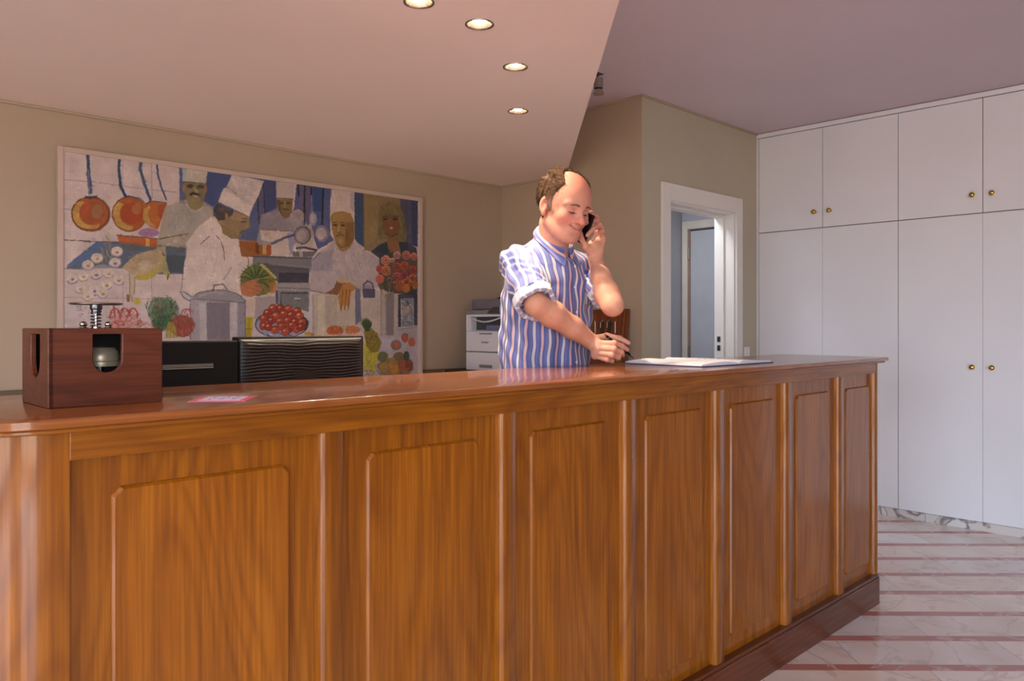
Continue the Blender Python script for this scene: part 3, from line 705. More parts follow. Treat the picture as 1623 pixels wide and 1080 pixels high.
WJX = (vnoise((NZP,NXP),(90,130),1)-.5)*2.0; WJY = (vnoise((NZP,NXP),(90,130),2)-.5)*2.0
BR1 = vnoise((NZP,NXP),(260,60),3); BR2 = vnoise((NZP,NXP),(60,260),4); BR3 = vnoise((NZP,NXP),(30,45),5)
VW = {1:(80,225,6.75),2:(240,240,6.75),3:(80,375,6.75),4:(250,385,6.75),5:(400,270,6.75),6:(400,400,6.75),7:(550,290,6.75),8:(550,440,6.353)}
cur = [1]
def V(k): cur[0] = k
def topx(pts):
    ox, oy, s = VW[cur[0]]; out = []
    for x, y in pts:
        X, Z = on_wall(ox+x/s, oy+y/s)
        out.append(((X-GX0)/(GX1-GX0)*NXP, (GZ1-Z)/(GZ1-GZ0)*NZP))
    return np.array(out)
def fill(q, col, a=1.0, shade=0, jit=1, grain=.06):
    x0, y0 = np.maximum(np.floor(q.min(0)).astype(int)-5, 0); x1, y1 = np.ceil(q.max(0)).astype(int)+6
    x1 = min(x1, NXP); y1 = min(y1, NZP)
    if x1 <= x0 or y1 <= y0: return
    X, Y = np.meshgrid(np.arange(x0, x1)+.5, np.arange(y0, y1)+.5)
    X = X + WJX[y0:y1, x0:x1]*jit; Y = Y + WJY[y0:y1, x0:x1]*jit
    ins = np.zeros(X.shape, bool); n = len(q); j = n-1
    for i in range(n):
        xi, yi = q[i]; xj, yj = q[j]
        if yi != yj: ins ^= ((yi > Y) != (yj > Y)) & (X < (xj-xi)*(Y-yi)/(yj-yi)+xi)
        j = i
    c = np.array(col, np.float32)
    br = (BR1[y0:y1, x0:x1]-.5)*.35+(BR2[y0:y1, x0:x1]-.5)*.35+(BR3[y0:y1, x0:x1]-.5)*.6
    m_ = 1+br*grain*2
    if shade: 
        g = (X-q[:,0].min())/(np.ptp(q[:,0])+1e-6); m_ = m_*(1+shade*(g-.5))
    cc_ = c[None, None]*m_[..., None]
    al = (ins*a*np.clip(.9+br*.3, 0, 1))[..., None]
    cv_[y0:y1, x0:x1] = cv_[y0:y1, x0:x1]*(1-al)+cc_*al
def poly(pts, col, **k): fill(topx(pts), col, **k)
def ell(cx, cy, rx, ry, col, rot=0, **k):
    a = np.linspace(0, 2*np.pi, 28, endpoint=False); r = math.radians(rot)
    poly([(cx+rx*math.cos(t)*math.cos(r)-ry*math.sin(t)*math.sin(r), cy+rx*math.cos(t)*math.sin(r)+ry*math.sin(t)*math.cos(r)) for t in a], col, **k)
def arcp(cx, cy, rx, ry, a0, a1, n=14): return [(cx+rx*math.cos(math.radians(a0+(a1-a0)*i/n)), cy+ry*math.sin(math.radians(a0+(a1-a0)*i/n))) for i in range(n+1)]
def stroke(pts, w_, col, w2=None, **k):
    pts = [np.array(p, float) for p in pts]; w2 = w_ if w2 is None else w2; L = []; R = []
    for i, p in enumerate(pts):
        d = pts[min(i+1, len(pts)-1)]-pts[max(i-1, 0)]; d = d/(np.hypot(*d)+1e-6); nn = np.array((-d[1], d[0]))
        h = (w_+(w2-w_)*i/(len(pts)-1))/2; L.append(p+nn*h); R.append(p-nn*h)
    poly(L+R[::-1], col, **k)
def scrib(cx, cy, rx, ry, n, cols, wd=5, ln=30, ang=None, seed=0, a=.9):
    r = np.random.default_rng(seed)
    for i in range(n):
        t = r.uniform(0, 6.283); q = math.sqrt(r.uniform(0, 1)); x = cx+rx*q*math.cos(t); y = cy+ry*q*math.sin(t)
        an = math.radians(ang + r.normal(0, 18)) if ang is not None else r.uniform(0, 6.283)
        l_ = ln*r.uniform(.5, 1.2); dx = math.cos(an)*l_/2; dy = math.sin(an)*l_/2
        stroke([(x-dx, y-dy), (x+r.normal(0, 3), y+r.normal(0, 3)), (x+dx, y+dy)], wd*r.uniform(.6, 1.3), cols[r.integers(len(cols))], w2=2, a=a, jit=.4)
# colours as pigment
TILE=(214,196,196); TL2=(196,180,190); LINE=(150,136,160); NAVY=(52,76,124); BLUE=(78,94,144); BLUE2=(92,108,160)
WHT=(222,206,200); WHG=(186,180,182); SKN=(166,136,94); SKD=(120,96,62); COP=(196,98,36); COPD=(126,66,30); COPL=(206,168,84); BRN=(90,60,40)
GRY=(136,130,136); GRL=(182,176,180); GRD=(96,96,104); BLK=(44,40,48); LILA=(186,176,200)
cv_[:] = np.array(TILE, np.float32)*(1+((BR1-.5)*.03+(BR2-.5)*.03+(BR3-.5)*.10))[..., None]
V(1)
for sd in range(70):
    r = np.random.default_rng(500+sd); x = r.uniform(100, 1350); y = r.uniform(100, 2900)
    stroke([(x, y), (x+r.uniform(30, 120), y+r.uniform(-8, 14))], r.uniform(10, 30), [(226,208,204),(200,184,200),(190,182,204),(222,200,190)][sd % 4], a=.35)
stroke([(100,405),(450,432),(800,480),(1080,520),(1350,540)], 7, LINE); stroke([(100,715),(330,740)], 6, LINE)
stroke([(450,100),(452,640)], 7, LILA, a=.7); stroke([(770,180),(775,480)], 7, LINE, a=.6); stroke([(1080,230),(1085,620)], 8, LINE)
V(3)
for y in (650,): stroke([(100,y),(600,y+12),(1350,y+18)], 6, LINE, a=.8)
for x in (775,1080): stroke([(x,430),(x+4,1000)], 7, LINE, a=.8)
stroke([(100,345),(500,352)], 7, (120,100,130)); stroke([(110,970),(1200,990)], 6, LINE)
# shelf / counter strip
poly([(490,55),(700,52),(1200,90),(1560,100),(1560,400),(1180,405),(960,380),(760,340),(170,345),(190,300)], (86,104,128)); poly([(490,55),(620,60),(420,260),(180,330),(190,300)], (92,118,168))
poly([(760,70),(1560,110),(1560,180),(760,150)], (92,106,120)); poly([(1200,200),(1560,210),(1560,390),(1200,380)], (78,92,104))
stroke([(110,38),(440,55)], 8, BLK); stroke([(440,50),(740,72),(1200,92),(1560,100)], 7, (70,66,84))
# lower table top colour
poly([(100,700),(1350,720),(4000,1000),(4000,1500),(100,1500)], (200,188,200), a=.45)
# hanging copper pans
V(1)
stroke([(400,140),(412,350),(428,560)], 34, NAVY, w2=44); stroke([(408,300),(420,590)], 14, (120,128,170), w2=12)
ell(432,775,212,190,COPD); ell(425,770,190,170,COP); poly(arcp(425,775,190,165,60,240)+arcp(455,765,150,130,240,60), COPL, a=.85); ell(440,765,130,120,(176,88,40)); ell(500,750,60,80,(170,128,90), a=.8)
ell(380,720,60,70,(196,86,40), a=.7); stroke(arcp(432,775,205,184,120,300), 14, COPD); stroke([(370,590),(430,605),(500,588)], 26, (70,62,70))
stroke([(740,190),(730,270),(750,480),(805,590)], 28, (40,66,110), w2=34)
ell(845,775,190,190,COPD); ell(850,775,180,178,COP); poly(arcp(845,775,180,172,80,230)+arcp(870,770,130,130,230,80), COPL, a=.9); ell(870,770,122,112,(188,76,28)); ell(920,720,50,60,(190,138,80), a=.7); stroke([(760,612),(830,582),(960,610),(1010,660)], 12, (60,70,100))
stroke([(968,215),(960,290),(1010,470),(1075,640)], 34, (52,84,132), w2=30)
poly([(1000,680),(1060,635),(1150,635),(1250,660),(1150,940),(1060,910),(990,850)], COP); poly([(1000,720),(1060,680),(1040,780),(1070,860),(1130,920),(1030,890),(985,820)], COPL, a=.9); poly([(1060,700),(1180,680),(1160,860),(1090,850),(1050,780)], (206,116,40)); poly([(1150,680),(1240,665),(1180,840),(1140,780)], (190,86,30))
stroke([(1010,668),(1080,640),(1130,640),(1240,655)], 10, (50,70,100))
stroke([(1138,245),(1150,360),(1190,500),(1245,630)], 22, (52,74,116), w2=16)
ell(1050,975,110,50,(170,120,170)); scrib(1060,975,100,36,14,[(120,60,110),(200,150,190)],5,40,10,3)
poly([(705,995),(1165,1040),(1140,1130),(740,1085)], (196,96,40)); poly([(1020,1030),(1060,1034),(1060,1120),(1020,1116)], (220,160,80)); stroke([(705,998),(1165,1042)], 10, (110,60,40))
scrib(600,1040,40,70,10,[(150,150,120)],5,70,80,5)
# blue backdrop, first chef
V(2)
poly([(295,170),(900,250),(1340,300),(1350,980),(1100,960),(930,950),(620,600),(300,560)], BLUE)
poly([(600,210),(860,245),(700,560),(640,600),(560,540)], (70,90,150)); poly([(1190,300),(1330,318),(1330,600),(1210,680)], (70,80,132)); stroke([(1130,480),(1150,780)], 12, BLK, w2=8); stroke([(1190,340),(1215,700)], 12, BLK, w2=8); poly([(1140,470),(1195,380),(1205,690),(1155,720)], (98,96,130))
poly([(350,520),(150,590),(60,960),(60,1010),(370,1030),(420,930),(660,720),(660,600),(560,540)], (176,164,150)); poly([(200,620),(360,560),(420,660),(540,640),(600,680),(470,820),(250,880),(180,800)], (170,166,164)); stroke([(80,940),(400,882)], 12, BRN, w2=6)
scrib(300,720,180,140,40,[(196,186,176),(150,146,150),(182,160,140)],16,90,70,8,.5)
poly([(330,178),(600,215),(580,350),(330,325)], (206,198,182)); poly([(330,178),(370,184),(365,330),(330,325)], (170,184,200)); stroke([(335,328),(580,350)], 12, (120,100,60))
poly([(350,335),(585,352),(590,430),(560,520),(500,565),(440,560),(385,520),(350,440)], (150,130,86)); poly([(370,500),(560,520),(540,600),(470,640),(400,600)], (150,132,84)); stroke([(370,560),(420,630),(480,650),(550,600)], 10, (196,190,180))
ell(412,375,40,22,(70,62,46)); ell(525,385,40,22,(66,66,52)); poly([(445,380),(470,440),(440,450),(480,460),(496,440)], (190,176,140)); stroke([(410,470),(440,450),(480,462),(525,475)], 28, (54,42,30)); ell(475,482,26,8,(220,206,196)); ell(480,520,60,26,(168,146,104),a=.5); ell(345,400,14,44,(176,130,96)); ell(582,410,14,44,(176,110,90)); poly([(500,380),(560,400),(540,500),(500,480)], (128,124,92), a=.6)
# second chef in profile
poly([(640,710),(500,810),(370,980),(330,1500),(900,1500),(1020,1100),(930,940),(780,900),(700,760)], WHT)
V(4)
poly([(310,40),(250,520),(400,560),(900,560),(960,300),(970,160),(880,0),(330,0)], WHT); scrib(560,260,260,220,46,[(232,216,212),(206,190,190),(226,204,190)],26,120,80,9,.5)
stroke([(310,40),(270,300),(250,520)], 8, (120,110,130)); stroke([(690,30),(710,100),(710,190)], 9, (110,100,110)); stroke([(640,100),(600,300),(520,480)], 30, (206,192,190), a=.6); stroke([(880,0),(930,80),(970,180),(960,340)], 10, (110,100,110)); stroke([(790,260),(700,400)], 12, (150,140,150), a=.7)
V(2)
stroke([(520,1000),(620,910)], 8, (90,80,90)); stroke([(690,900),(740,960),(770,1060)], 9, (110,100,116))
poly([(700,560),(880,640),(1050,700),(1040,800),(1050,820),(980,850),(940,935),(860,940),(780,890),(740,800),(700,740)], SKN); poly([(880,640),(1010,700),(960,760),(820,700)], (180,146,110)); poly([(740,780),(900,860),(930,930),(850,938),(760,880)], (150,126,84))
poly([(700,560),(880,640),(860,690),(800,720),(780,740),(720,745),(660,690),(660,620)], (76,70,80)); scrib(760,660,80,60,26,[(120,116,122),(60,54,60),(140,130,130)],7,50,40,12); ell(800,695,20,42,(180,136,100)); stroke(arcp(800,695,20,40,150,360), 7, BRN)
stroke([(950,760),(1010,755)], 10, BLK); stroke([(960,720),(1030,725)], 10, SKD); ell(1020,800,22,14,(196,170,120)); stroke([(940,880),(985,850)], 8, BRN); stroke([(930,940),(960,830)], 7, (120,100,60)); ell(1030,790,26,36,(170,142,92),rot=20,a=.7)
poly([(860,250),(1200,320),(1150,460),(1080,600),(1045,700),(710,540),(770,400),(800,390)], WHT); poly([(770,400),(1080,600),(1045,700),(710,540)], (226,210,206)); stroke([(805,385),(905,455)], 9, (110,90,90)); stroke([(765,400),(710,540)], 6, (150,130,130)); scrib(980,420,150,110,20,[(210,194,190),(228,210,200)],22,100,60,15,.5)
# copper pot of the second chef
poly([(930,955),(1290,965),(1270,1130),(960,1130)], (166,96,34)); V(4); poly([(890,0),(1215,0),(1210,125),(990,128)], (172,98,32)); poly([(1040,0),(1080,0),(1080,125),(1050,125)], (120,70,34)); poly([(1120,0),(1165,0),(1160,125),(1120,125)], (216,176,100)); poly([(1170,0),(1215,0),(1210,125),(1170,125)], (180,84,40))
V(5)
# third chef
poly([(270,410),(100,500),(70,620),(40,760),(60,800),(440,800),(660,700),(600,580),(440,500)], (160,150,160)); poly([(90,480),(270,415),(440,600),(440,650),(80,640)], (150,140,152)); scrib(260,540,160,80,24,[(182,172,184),(140,132,148)],16,80,150,21,.5)
poly([(250,110),(440,130),(440,310),(250,300)], (198,184,180)); stroke([(250,300),(440,312)], 10, (110,84,50)); poly([(255,310),(430,315),(425,420),(395,500),(350,525),(310,490),(275,420)], (132,108,64)); stroke([(345,330),(345,400)], 12, (176,150,96)); ell(310,355,26,12,(90,70,44)); ell(385,355,26,12,(90,70,44)); stroke([(320,420),(385,425)], 10, (80,50,34)); poly([(255,315),(290,320),(310,480),(270,420)], (100,76,44), a=.7)
poly([(80,640),(440,660),(430,920),(200,915),(200,770),(90,750)], (214,194,184)); stroke([(80,632),(440,658)], 12, (150,110,90)); ell(155,690,26,24,(196,170,140),a=.7); poly([(370,670),(440,665),(430,910),(400,900)], (150,150,190))
stroke([(200,790),(320,735),(460,690)], 26, (70,66,100)); stroke([(210,780),(440,700)], 8, (130,120,160))
# hanging ladles
poly([(470,140),(850,190),(830,450),(830,690),(870,750),(700,850),(600,600),(440,430)], (76,92,150)); 
poly([(495,160),(545,165),(540,420),(500,400)], (110,100,136)); poly([(575,170),(615,175),(605,560),(570,560)], (112,96,124)); poly([(640,180),(740,190),(740,450),(650,440)], (54,84,140))
for (x0,y0,x1,y1,w_) in ((488,148,492,280,16),(556,160,552,590,16),(626,185,626,270,16),(754,185,742,600,18)): stroke([(x0,y0),(x1,y1)], w_, (38,32,40))
stroke([(626,270),(632,460)], 8, (150,136,150))
ell(482,490,76,82,(90,84,96)); ell(482,490,66,72,(176,162,164)); stroke(arcp(482,490,70,76,20,200),7,(210,196,196)); scrib(482,490,50,50,14,[(150,136,144),(200,186,186)],8,50,60,22,.6)
ell(645,520,40,76,(168,158,180)); ell(640,520,24,50,(196,178,180))
ell(740,680,76,90,(136,126,150)); ell(735,680,56,66,(204,184,184)); stroke(arcp(740,680,66,80,0,359,24),8,(160,150,170))
poly([(470,760),(620,560),(660,700),(640,830),(470,830)], (196,176,170)); ell(535,695,92,100,(100,94,104)); ell(532,700,76,84,(160,148,152)); ell(520,700,50,60,(190,174,172),a=.8); stroke(arcp(532,700,80,88,-70,100), 8, (80,76,90))
stroke([(460,835),(560,830),(690,858)], 22, (60,58,66)); poly([(430,870),(690,870),(640,930),(430,925)], (110,106,112)); poly([(500,870),(535,870),(535,925),(500,925)], (180,172,170))
# range hood and oven
poly([(0,910),(640,935),(620,985),(610,1080),(0,1020)], (120,120,128)); stroke([(0,925),(640,945)], 16, (92,90,98)); poly([(0,1000),(610,1040),(610,1075),(0,1040)], (150,146,152))
V(6)
poly([(30,110),(610,160),(600,330),(270,330),(200,200)], (88,84,96)); poly([(280,220),(600,220),(600,320),(280,320)], (66,64,80)); scrib(440,250,160,60,14,[(80,76,100),(110,100,110)],14,120,2,30,.6); stroke([(180,125),(610,165)], 18, (150,146,150))
poly([(260,330),(610,330),(610,420),(250,410)], (160,154,156)); stroke([(270,380),(610,395)], 10, (110,104,112)); poly([(245,410),(610,420),(610,640),(540,620),(245,560)], (130,130,136)); poly([(300,440),(600,440),(600,640),(480,600),(310,560)], (124,126,130)); stroke([(300,560),(305,435),(600,438)], 16, (70,70,90)); stroke([(258,415),(258,560)], 24, (80,84,110)); stroke([(445,495),(515,500)], 18, (200,194,194)); stroke([(445,508),(515,512)], 6, (80,76,84))
poly([(20,480),(250,470),(250,600),(100,700),(20,720)], (168,156,160))
# fourth chef
V(5)
poly([(1090,230),(1190,245),(1190,830),(1100,760)], (62,84,122)); poly([(1190,245),(1660,310),(1660,900),(1190,860)], (146,124,90)); 
V(7)
poly([(75,95),(175,110),(175,690),(75,600)], (64,88,126)); poly([(175,110),(560,160),(560,420),(330,620),(230,740),(175,690)], (150,128,88)); poly([(180,160),(320,200),(320,580),(200,700)], (162,136,88)); poly([(560,165),(755,185),(750,690),(600,640)], (78,84,116)); poly([(680,180),(755,188),(750,690),(690,660)], (66,74,120)); scrib(620,350,50,160,16,[(110,104,120),(80,84,116)],14,90,90,41,.5)
# woman
poly([(350,250),(450,205),(540,230),(600,330),(640,560),(620,640),(540,640),(420,600),(350,610),(320,470)], (132,118,74)); poly([(372,380),(400,340),(540,345),(565,460),(540,540),(470,575),(410,540),(378,470)], (136,92,58)); scrib(450,290,100,50,26,[(160,142,92),(110,94,56),(146,124,74)],7,70,70,42); scrib(590,500,30,110,20,[(150,140,96),(100,92,60)],7,80,85,43); scrib(350,500,22,100,16,[(156,144,100),(104,92,60)],7,80,90,44)
ell(402,390,26,12,(60,44,36)); ell(512,390,26,12,(56,42,36)); stroke([(372,362),(430,365)],8,(80,60,40)); stroke([(485,362),(545,368)],8,(80,60,40)); stroke([(455,385),(455,440)],8,(170,110,70)); ell(468,482,32,20,(170,84,70)); ell(468,484,18,8,(216,190,170)); poly([(430,560),(540,570),(540,640),(550,760),(450,770),(430,660)], (150,104,64)); stroke([(400,540),(470,578),(545,545)], 12, (90,60,40))
poly([(250,740),(330,670),(425,630),(440,700),(490,800),(400,860),(330,800)], (52,62,80)); poly([(545,630),(640,640),(740,700),(750,780),(600,800),(560,720)], (50,60,82)); stroke([(425,630),(450,760)], 8, (110,110,120))
V(5)
poly([(860,770),(1090,740),(1180,850),(1350,950),(1350,1250),(900,1320),(610,1300),(620,1000),(720,870)], (188,172,176)); scrib(1000,1000,280,160,70,[(206,192,192),(160,150,176),(214,198,192),(176,166,186)],22,120,75,50,.55)
poly([(700,880),(860,860),(850,1080),(640,1080),(640,960)], (156,148,172),a=.7); stroke([(1085,740),(1130,830),(1100,880)], 10, (214,200,190)); stroke([(620,1080),(625,980),(720,880)], 8, (110,100,116)); stroke([(870,800),(900,900)],12,(210,196,190))
poly([(850,195),(1090,235),(1085,560),(1060,480),(960,440),(850,450),(825,520),(830,300)], (212,192,186)); scrib(960,320,110,100,26,[(228,208,198),(196,176,178)],18,110,85,52,.5); poly([(1040,240),(1090,240),(1085,480),(1040,400)], (180,164,180),a=.7)
poly([(830,490),(870,455),(960,440),(1050,465),(1085,560),(1085,740),(1040,830),(980,875),(920,850),(880,760),(850,650)], (164,124,62)); poly([(1000,560),(1085,560),(1080,740),(1030,820),(980,800)], (140,98,48),a=.8); poly([(860,460),(1040,455),(1060,540),(860,560)], (182,142,78),a=.8); ell(880,590,26,12,(70,56,40)); ell(965,592,26,12,(70,56,40)); stroke([(855,560),(905,560)],8,(100,76,44)); stroke([(935,560),(995,565)],8,(100,76,44)); stroke([(925,590),(915,660)], 12, (196,160,100)); stroke([(905,668),(945,672)], 8, (90,60,36)); stroke([(895,710),(935,690),(985,705)], 14, (112,84,56)); ell(940,760,26,24,(190,156,96)); stroke([(895,790),(950,830),(1020,800)], 9, (110,76,40)); stroke([(1010,650),(1010,760)],8,(110,76,40))
# stockpot of the fourth chef and arm
V(6)
poly([(640,440),(890,460),(1110,400),(1100,780),(1100,900),(640,900),(600,600)], (196,182,166)); poly([(605,420),(640,440),(640,900),(600,880)], (206,196,200)); poly([(700,450),(770,455),(770,900),(690,880)], (216,202,180)); poly([(780,460),(900,470),(900,880),(800,880)], (180,166,150),a=.6); stroke([(610,405),(760,440),(900,452)], 10, (120,104,110)); stroke([(645,450),(650,880)], 10, (160,150,170))
poly([(780,440),(870,380),(900,300),(1000,320),(960,400),(900,460)], (146,92,56)); ell(960,300,60,34,(204,176,134)); poly([(960,340),(1040,320),(1110,380),(1050,430),(1030,600),(1000,560),(985,640),(965,560),(945,650),(925,560),(910,470)], (196,130,56)); 
for x in (945,985,1020): stroke([(x+20,400),(x,620)], 8, (130,76,34))
stroke([(1040,330),(1110,385)], 14, (206,146,80))
# right stockpot with handle
poly([(1110,400),(1350,410),(1600,430),(1620,900),(1350,960),(1200,900),(1105,780)], (196,180,170)); poly([(1100,400),(1140,410),(1150,740),(1100,780)], (110,110,140)); V(8); poly([(80,100),(130,120),(140,440),(80,450)], (116,116,146)); poly([(130,120),(340,150),(330,590),(250,480),(140,440)], (196,180,172)); poly([(385,170),(480,160),(470,590),(390,580)], (134,126,132)); poly([(340,150),(385,170),(390,590),(340,590)], (184,170,164)); poly([(470,170),(510,170),(510,590),(465,580)], (190,176,172)); stroke([(340,150),(340,590)],7,(140,126,130))
stroke([(160,150),(165,70),(205,38),(250,60),(265,130)], 16, (84,80,106)); poly([(155,120),(275,125),(280,205),(160,205)], (80,80,116)); poly([(175,70),(235,75),(245,120),(175,115)], (160,144,160)); stroke([(160,118),(275,122)],8,(50,46,70))
# table cloth low right
poly([(330,600),(700,540),(705,1000),(600,1000),(160,1010),(160,700),(330,700)], (186,176,190)); poly([(510,520),(705,480),(705,620),(520,600)], (176,168,178)); stroke([(510,525),(705,500)], 8, (150,140,160)); poly([(350,620),(480,610),(440,760),(340,720)],(196,186,206))
# roses
poly([(280,0),(705,0),(705,170),(480,160),(330,120)], (76,70,62)); V(7); poly([(340,800),(500,740),(700,740),(750,800),(750,1080),(330,1080)], (90,76,68))
rs = np.random.default_rng(60)
RO_ = [(410,830,52,(216,132,110)),(530,775,40,(200,140,140)),(630,775,46,(210,120,110)),(710,790,40,(206,116,104)),(345,920,40,(196,84,76)),(415,940,52,(206,122,70)),(530,900,46,(176,80,74)),(610,890,48,(196,90,56)),(700,930,40,(176,76,60)),(345,1030,48,(206,110,90)),(530,1010,52,(180,84,84)),(610,990,44,(160,66,84)),(700,1020,44,(196,106,60)),(450,1040,30,(110,120,80)),(640,1070,50,(190,92,56)),(560,1090,44,(170,80,60)),(480,830,26,(200,170,120))]
for x, y, r_, c in RO_:
    ell(x,y,r_,r_*1.05,c); stroke(arcp(x,y,r_*.65,r_*.6,0,300), 9, tuple(np.array(c)*.66)); stroke(arcp(x,y,r_*.8,r_*.8,180,330), 8, tuple(np.minimum(np.array(c)*1.25,255))); ell(x,y,r_*.22,r_*.2,tuple(np.array(c)*.5))
V(8)
scrib(560,60,140,60,40,[(196,120,56),(176,80,50),(110,100,50),(206,140,80)],18,50,None,61); scrib(390,120,70,50,24,[(76,90,56),(110,120,80),(150,110,80)],10,60,60,62); ell(320,30,34,30,(206,104,80)); ell(590,110,40,44,(200,128,50)); ell(680,80,30,40,(196,110,50)); ell(520,100,36,40,(180,96,60)); scrib(400,160,60,40,16,[(180,150,130),(90,100,60)],7,70,110,63)
# jar
poly([(510,170),(705,140),(705,480),(510,500)], (58,64,82)); poly([(540,215),(660,205),(665,490),(545,500)], (140,150,168)); scrib(600,290,55,70,30,[(210,206,206),(70,100,140),(170,150,130),(190,190,200),(60,70,100)],10,50,20,64); scrib(600,430,55,50,24,[(176,166,166),(110,104,110),(206,196,190)],9,60,10,65); poly([(560,290),(625,290),(625,360),(560,360)], (190,160,136)); stroke([(540,215),(545,500)],7,(220,214,220)); stroke([(662,205),(666,480)],7,(196,190,200))
# pineapple and yellow cloth
poly([(155,640),(240,720),(330,740),(280,960),(170,930)], (206,196,50)); scrib(220,840,60,90,26,[(226,214,70),(186,170,40),(150,140,40)],10,120,100,70); poly([(165,540),(240,510),(300,560),(345,660),(310,750),(240,760),(190,690)], (146,124,36)); scrib(255,640,70,90,50,[(176,146,44),(110,96,34),(120,84,30),(190,160,60)],9,34,55,71)
for i in range(13):
    a_ = -140+i*9; stroke([(190+i*2,540),(190+60*math.cos(math.radians(a_)),520+90*math.sin(math.radians(a_))),(185+80*math.cos(math.radians(a_-6)),540+135*math.sin(math.radians(a_-6)))], 18, [(60,84,46),(86,108,56),(48,66,44)][i%3], w2=3)
# fruit bowl
ell(490,680,56,52,(140,120,124)); ell(490,685,40,40,(186,110,80)); ell(580,608,34,46,(196,92,56)); ell(648,650,36,48,(200,100,70)); stroke(arcp(580,608,34,46,150,330),6,(110,60,50)); poly([(280,880),(340,850),(660,850),(670,930),(620,975),(400,995),(310,970)], (150,120,80)); ell(355,800,54,54,(104,112,60)); ell(470,920,46,52,(200,140,50)); ell(370,900,44,44,(190,150,70)); ell(560,880,50,56,(180,96,70)); ell(620,880,40,60,(150,76,60)); ell(520,800,60,50,(130,110,70)); ell(595,790,30,50,(58,92,60)); ell(440,850,50,44,(170,136,70)); scrib(480,870,170,80,40,[(120,60,46),(90,96,50),(206,160,80),(200,110,80)],8,34,None,72); stroke([(280,880),(310,970),(400,1000),(620,980),(670,920)], 14, (150,160,170)); stroke([(300,850),(290,900),(330,960)], 6, (220,220,226)); scrib(225,960,50,30,14,[(150,100,90),(110,90,90)],8,40,None,73)
# lobster tails and tomatoes
V(6)
ell(880,840,90,56,(200,98,44)); ell(1070,830,80,44,(206,116,56)); scrib(970,840,160,50,50,[(226,136,80),(170,70,36),(216,150,120)],9,34,70,80); stroke([(800,895),(1170,880)], 30, (222,180,170))
ell(310,770,290,150,(110,108,140)); ell(310,780,270,130,(170,166,196)); stroke(arcp(310,770,285,145,0,359,30),8,(60,60,96)); scrib(310,880,240,20,18,[(70,80,140),(210,204,220)],8,50,10,81); poly([(500,660),(600,740),(570,830),(490,850)], (60,56,70))
TOM = [(215,600),(295,600),(380,610),(475,630),(160,650),(250,680),(330,660),(410,670),(500,680),(120,710),(200,730),(290,740),(370,730),(450,745),(530,750),(120,790),(170,800),(240,830),(310,790),(390,820),(470,820),(420,780),(520,800),(350,850)]
for i, (x, y) in enumerate(TOM):
    c = [(196,72,40),(176,56,36),(206,90,50)][i % 3]; ell(x,y,48,44,(110,40,34)); ell(x,y,42,38,c); ell(x-10,y-12,15,10,(236,170,130)); stroke([(x-6,y-4),(x+14,y+6)],5,(90,50,40))
ell(590,870,40,22,(206,160,60)); ell(640,880,24,18,(196,120,60))
# glass and oil
V(4)
poly([(930,600),(1045,600),(1035,800),(940,800)], (206,186,176)); poly([(930,795),(1025,795),(1005,1010),(940,1010)], (196,176,30)); poly([(960,800),(1000,800),(985,1000),(950,1000)], (176,156,20)); stroke([(910,920),(1020,925)], 6, (110,100,60))
# big lidded pot
poly([(340,600),(930,620),(940,1040),(340,1040)], (168,162,174)); poly([(520,640),(770,640),(770,1040),(525,1040)], (130,122,136)); poly([(440,640),(520,640),(525,1040),(450,1040)], (190,184,192)); poly([(770,640),(850,640),(850,1040),(770,1040)], (196,188,192)); poly([(850,640),(930,640),(935,1040),(850,1040)], (150,146,164)); scrib(640,820,110,180,24,[(120,112,130),(146,136,146)],14,140,90,85,.5)
poly([(360,590),(440,530),(600,500),(740,505),(860,550),(940,620),(700,630),(500,615)], (150,146,156)); stroke([(360,590),(440,532),(600,502),(740,508),(860,552),(940,622)], 8, (90,86,96)); stroke([(360,600),(600,618),(930,640)], 9, (100,96,108)); stroke([(440,570),(600,530),(700,545)], 16, (180,176,184)); stroke([(590,520),(605,455),(700,445),(740,500)], 14, (96,90,100)); stroke([(700,500),(735,460)], 10, (170,160,166)); stroke([(360,580),(290,530),(240,525),(270,580),(350,630)], 14, (110,116,140)); stroke([(345,600),(350,1040)], 9, (110,104,120)); stroke([(932,620),(938,1040)], 9, (110,90,110))
# artichoke bunch held by the hand
ell(1070,400,190,170,(110,116,44)); scrib(1180,430,90,130,40,[(150,146,50),(90,106,40),(196,130,50),(170,150,70)],14,90,60,90); 
for i in range(24):
    a_ = math.radians(-200+i*13); stroke([(1050,400),(1050+120*math.cos(a_),380+110*math.sin(a_)),(1050+190*math.cos(a_),390+180*math.sin(a_))], 22, [(66,92,50),(96,120,50),(50,76,56),(140,150,60)][i%4], w2=5)
for i in range(7): ell(1110+i*24,235+i*22+4,18,16,(200,190,130))
poly([(870,450),(930,420),(1060,380),(1100,380),(1060,420),(1130,480),(1090,540),(1000,585),(900,560)], (200,124,80)); stroke([(1000,450),(1120,480)], 8, (160,90,60)); stroke([(1000,490),(1110,520)], 8, (160,90,60)); scrib(980,500,80,50,12,[(220,150,100),(186,106,66)],14,70,-10,91,.6); ell(1230,480,40,60,(206,120,50),a=.8)
# parsley bunch and prawns
V(3)
ell(800,930,190,90,(206,150,146),a=.75); ell(1190,800,150,150,(104,132,100),a=.75); ell(1200,930,120,80,(86,100,66),a=.8)
scrib(790,890,170,110,60,[(196,76,66),(176,56,50),(220,120,100),(150,60,60)],11,80,None,100)
for c in (690,800,880): stroke(arcp(c,880,56,110,180,350), 16, (190,70,60))
stroke([(830,620),(835,700)], 34, (150,90,60)); stroke([(675,720),(690,860)], 22, (180,80,70)); scrib(860,950,280,50,60,[(206,110,96),(176,80,74),(150,90,90),(220,160,146)],10,60,5,101)
ell(930,700,40,30,(210,190,50))
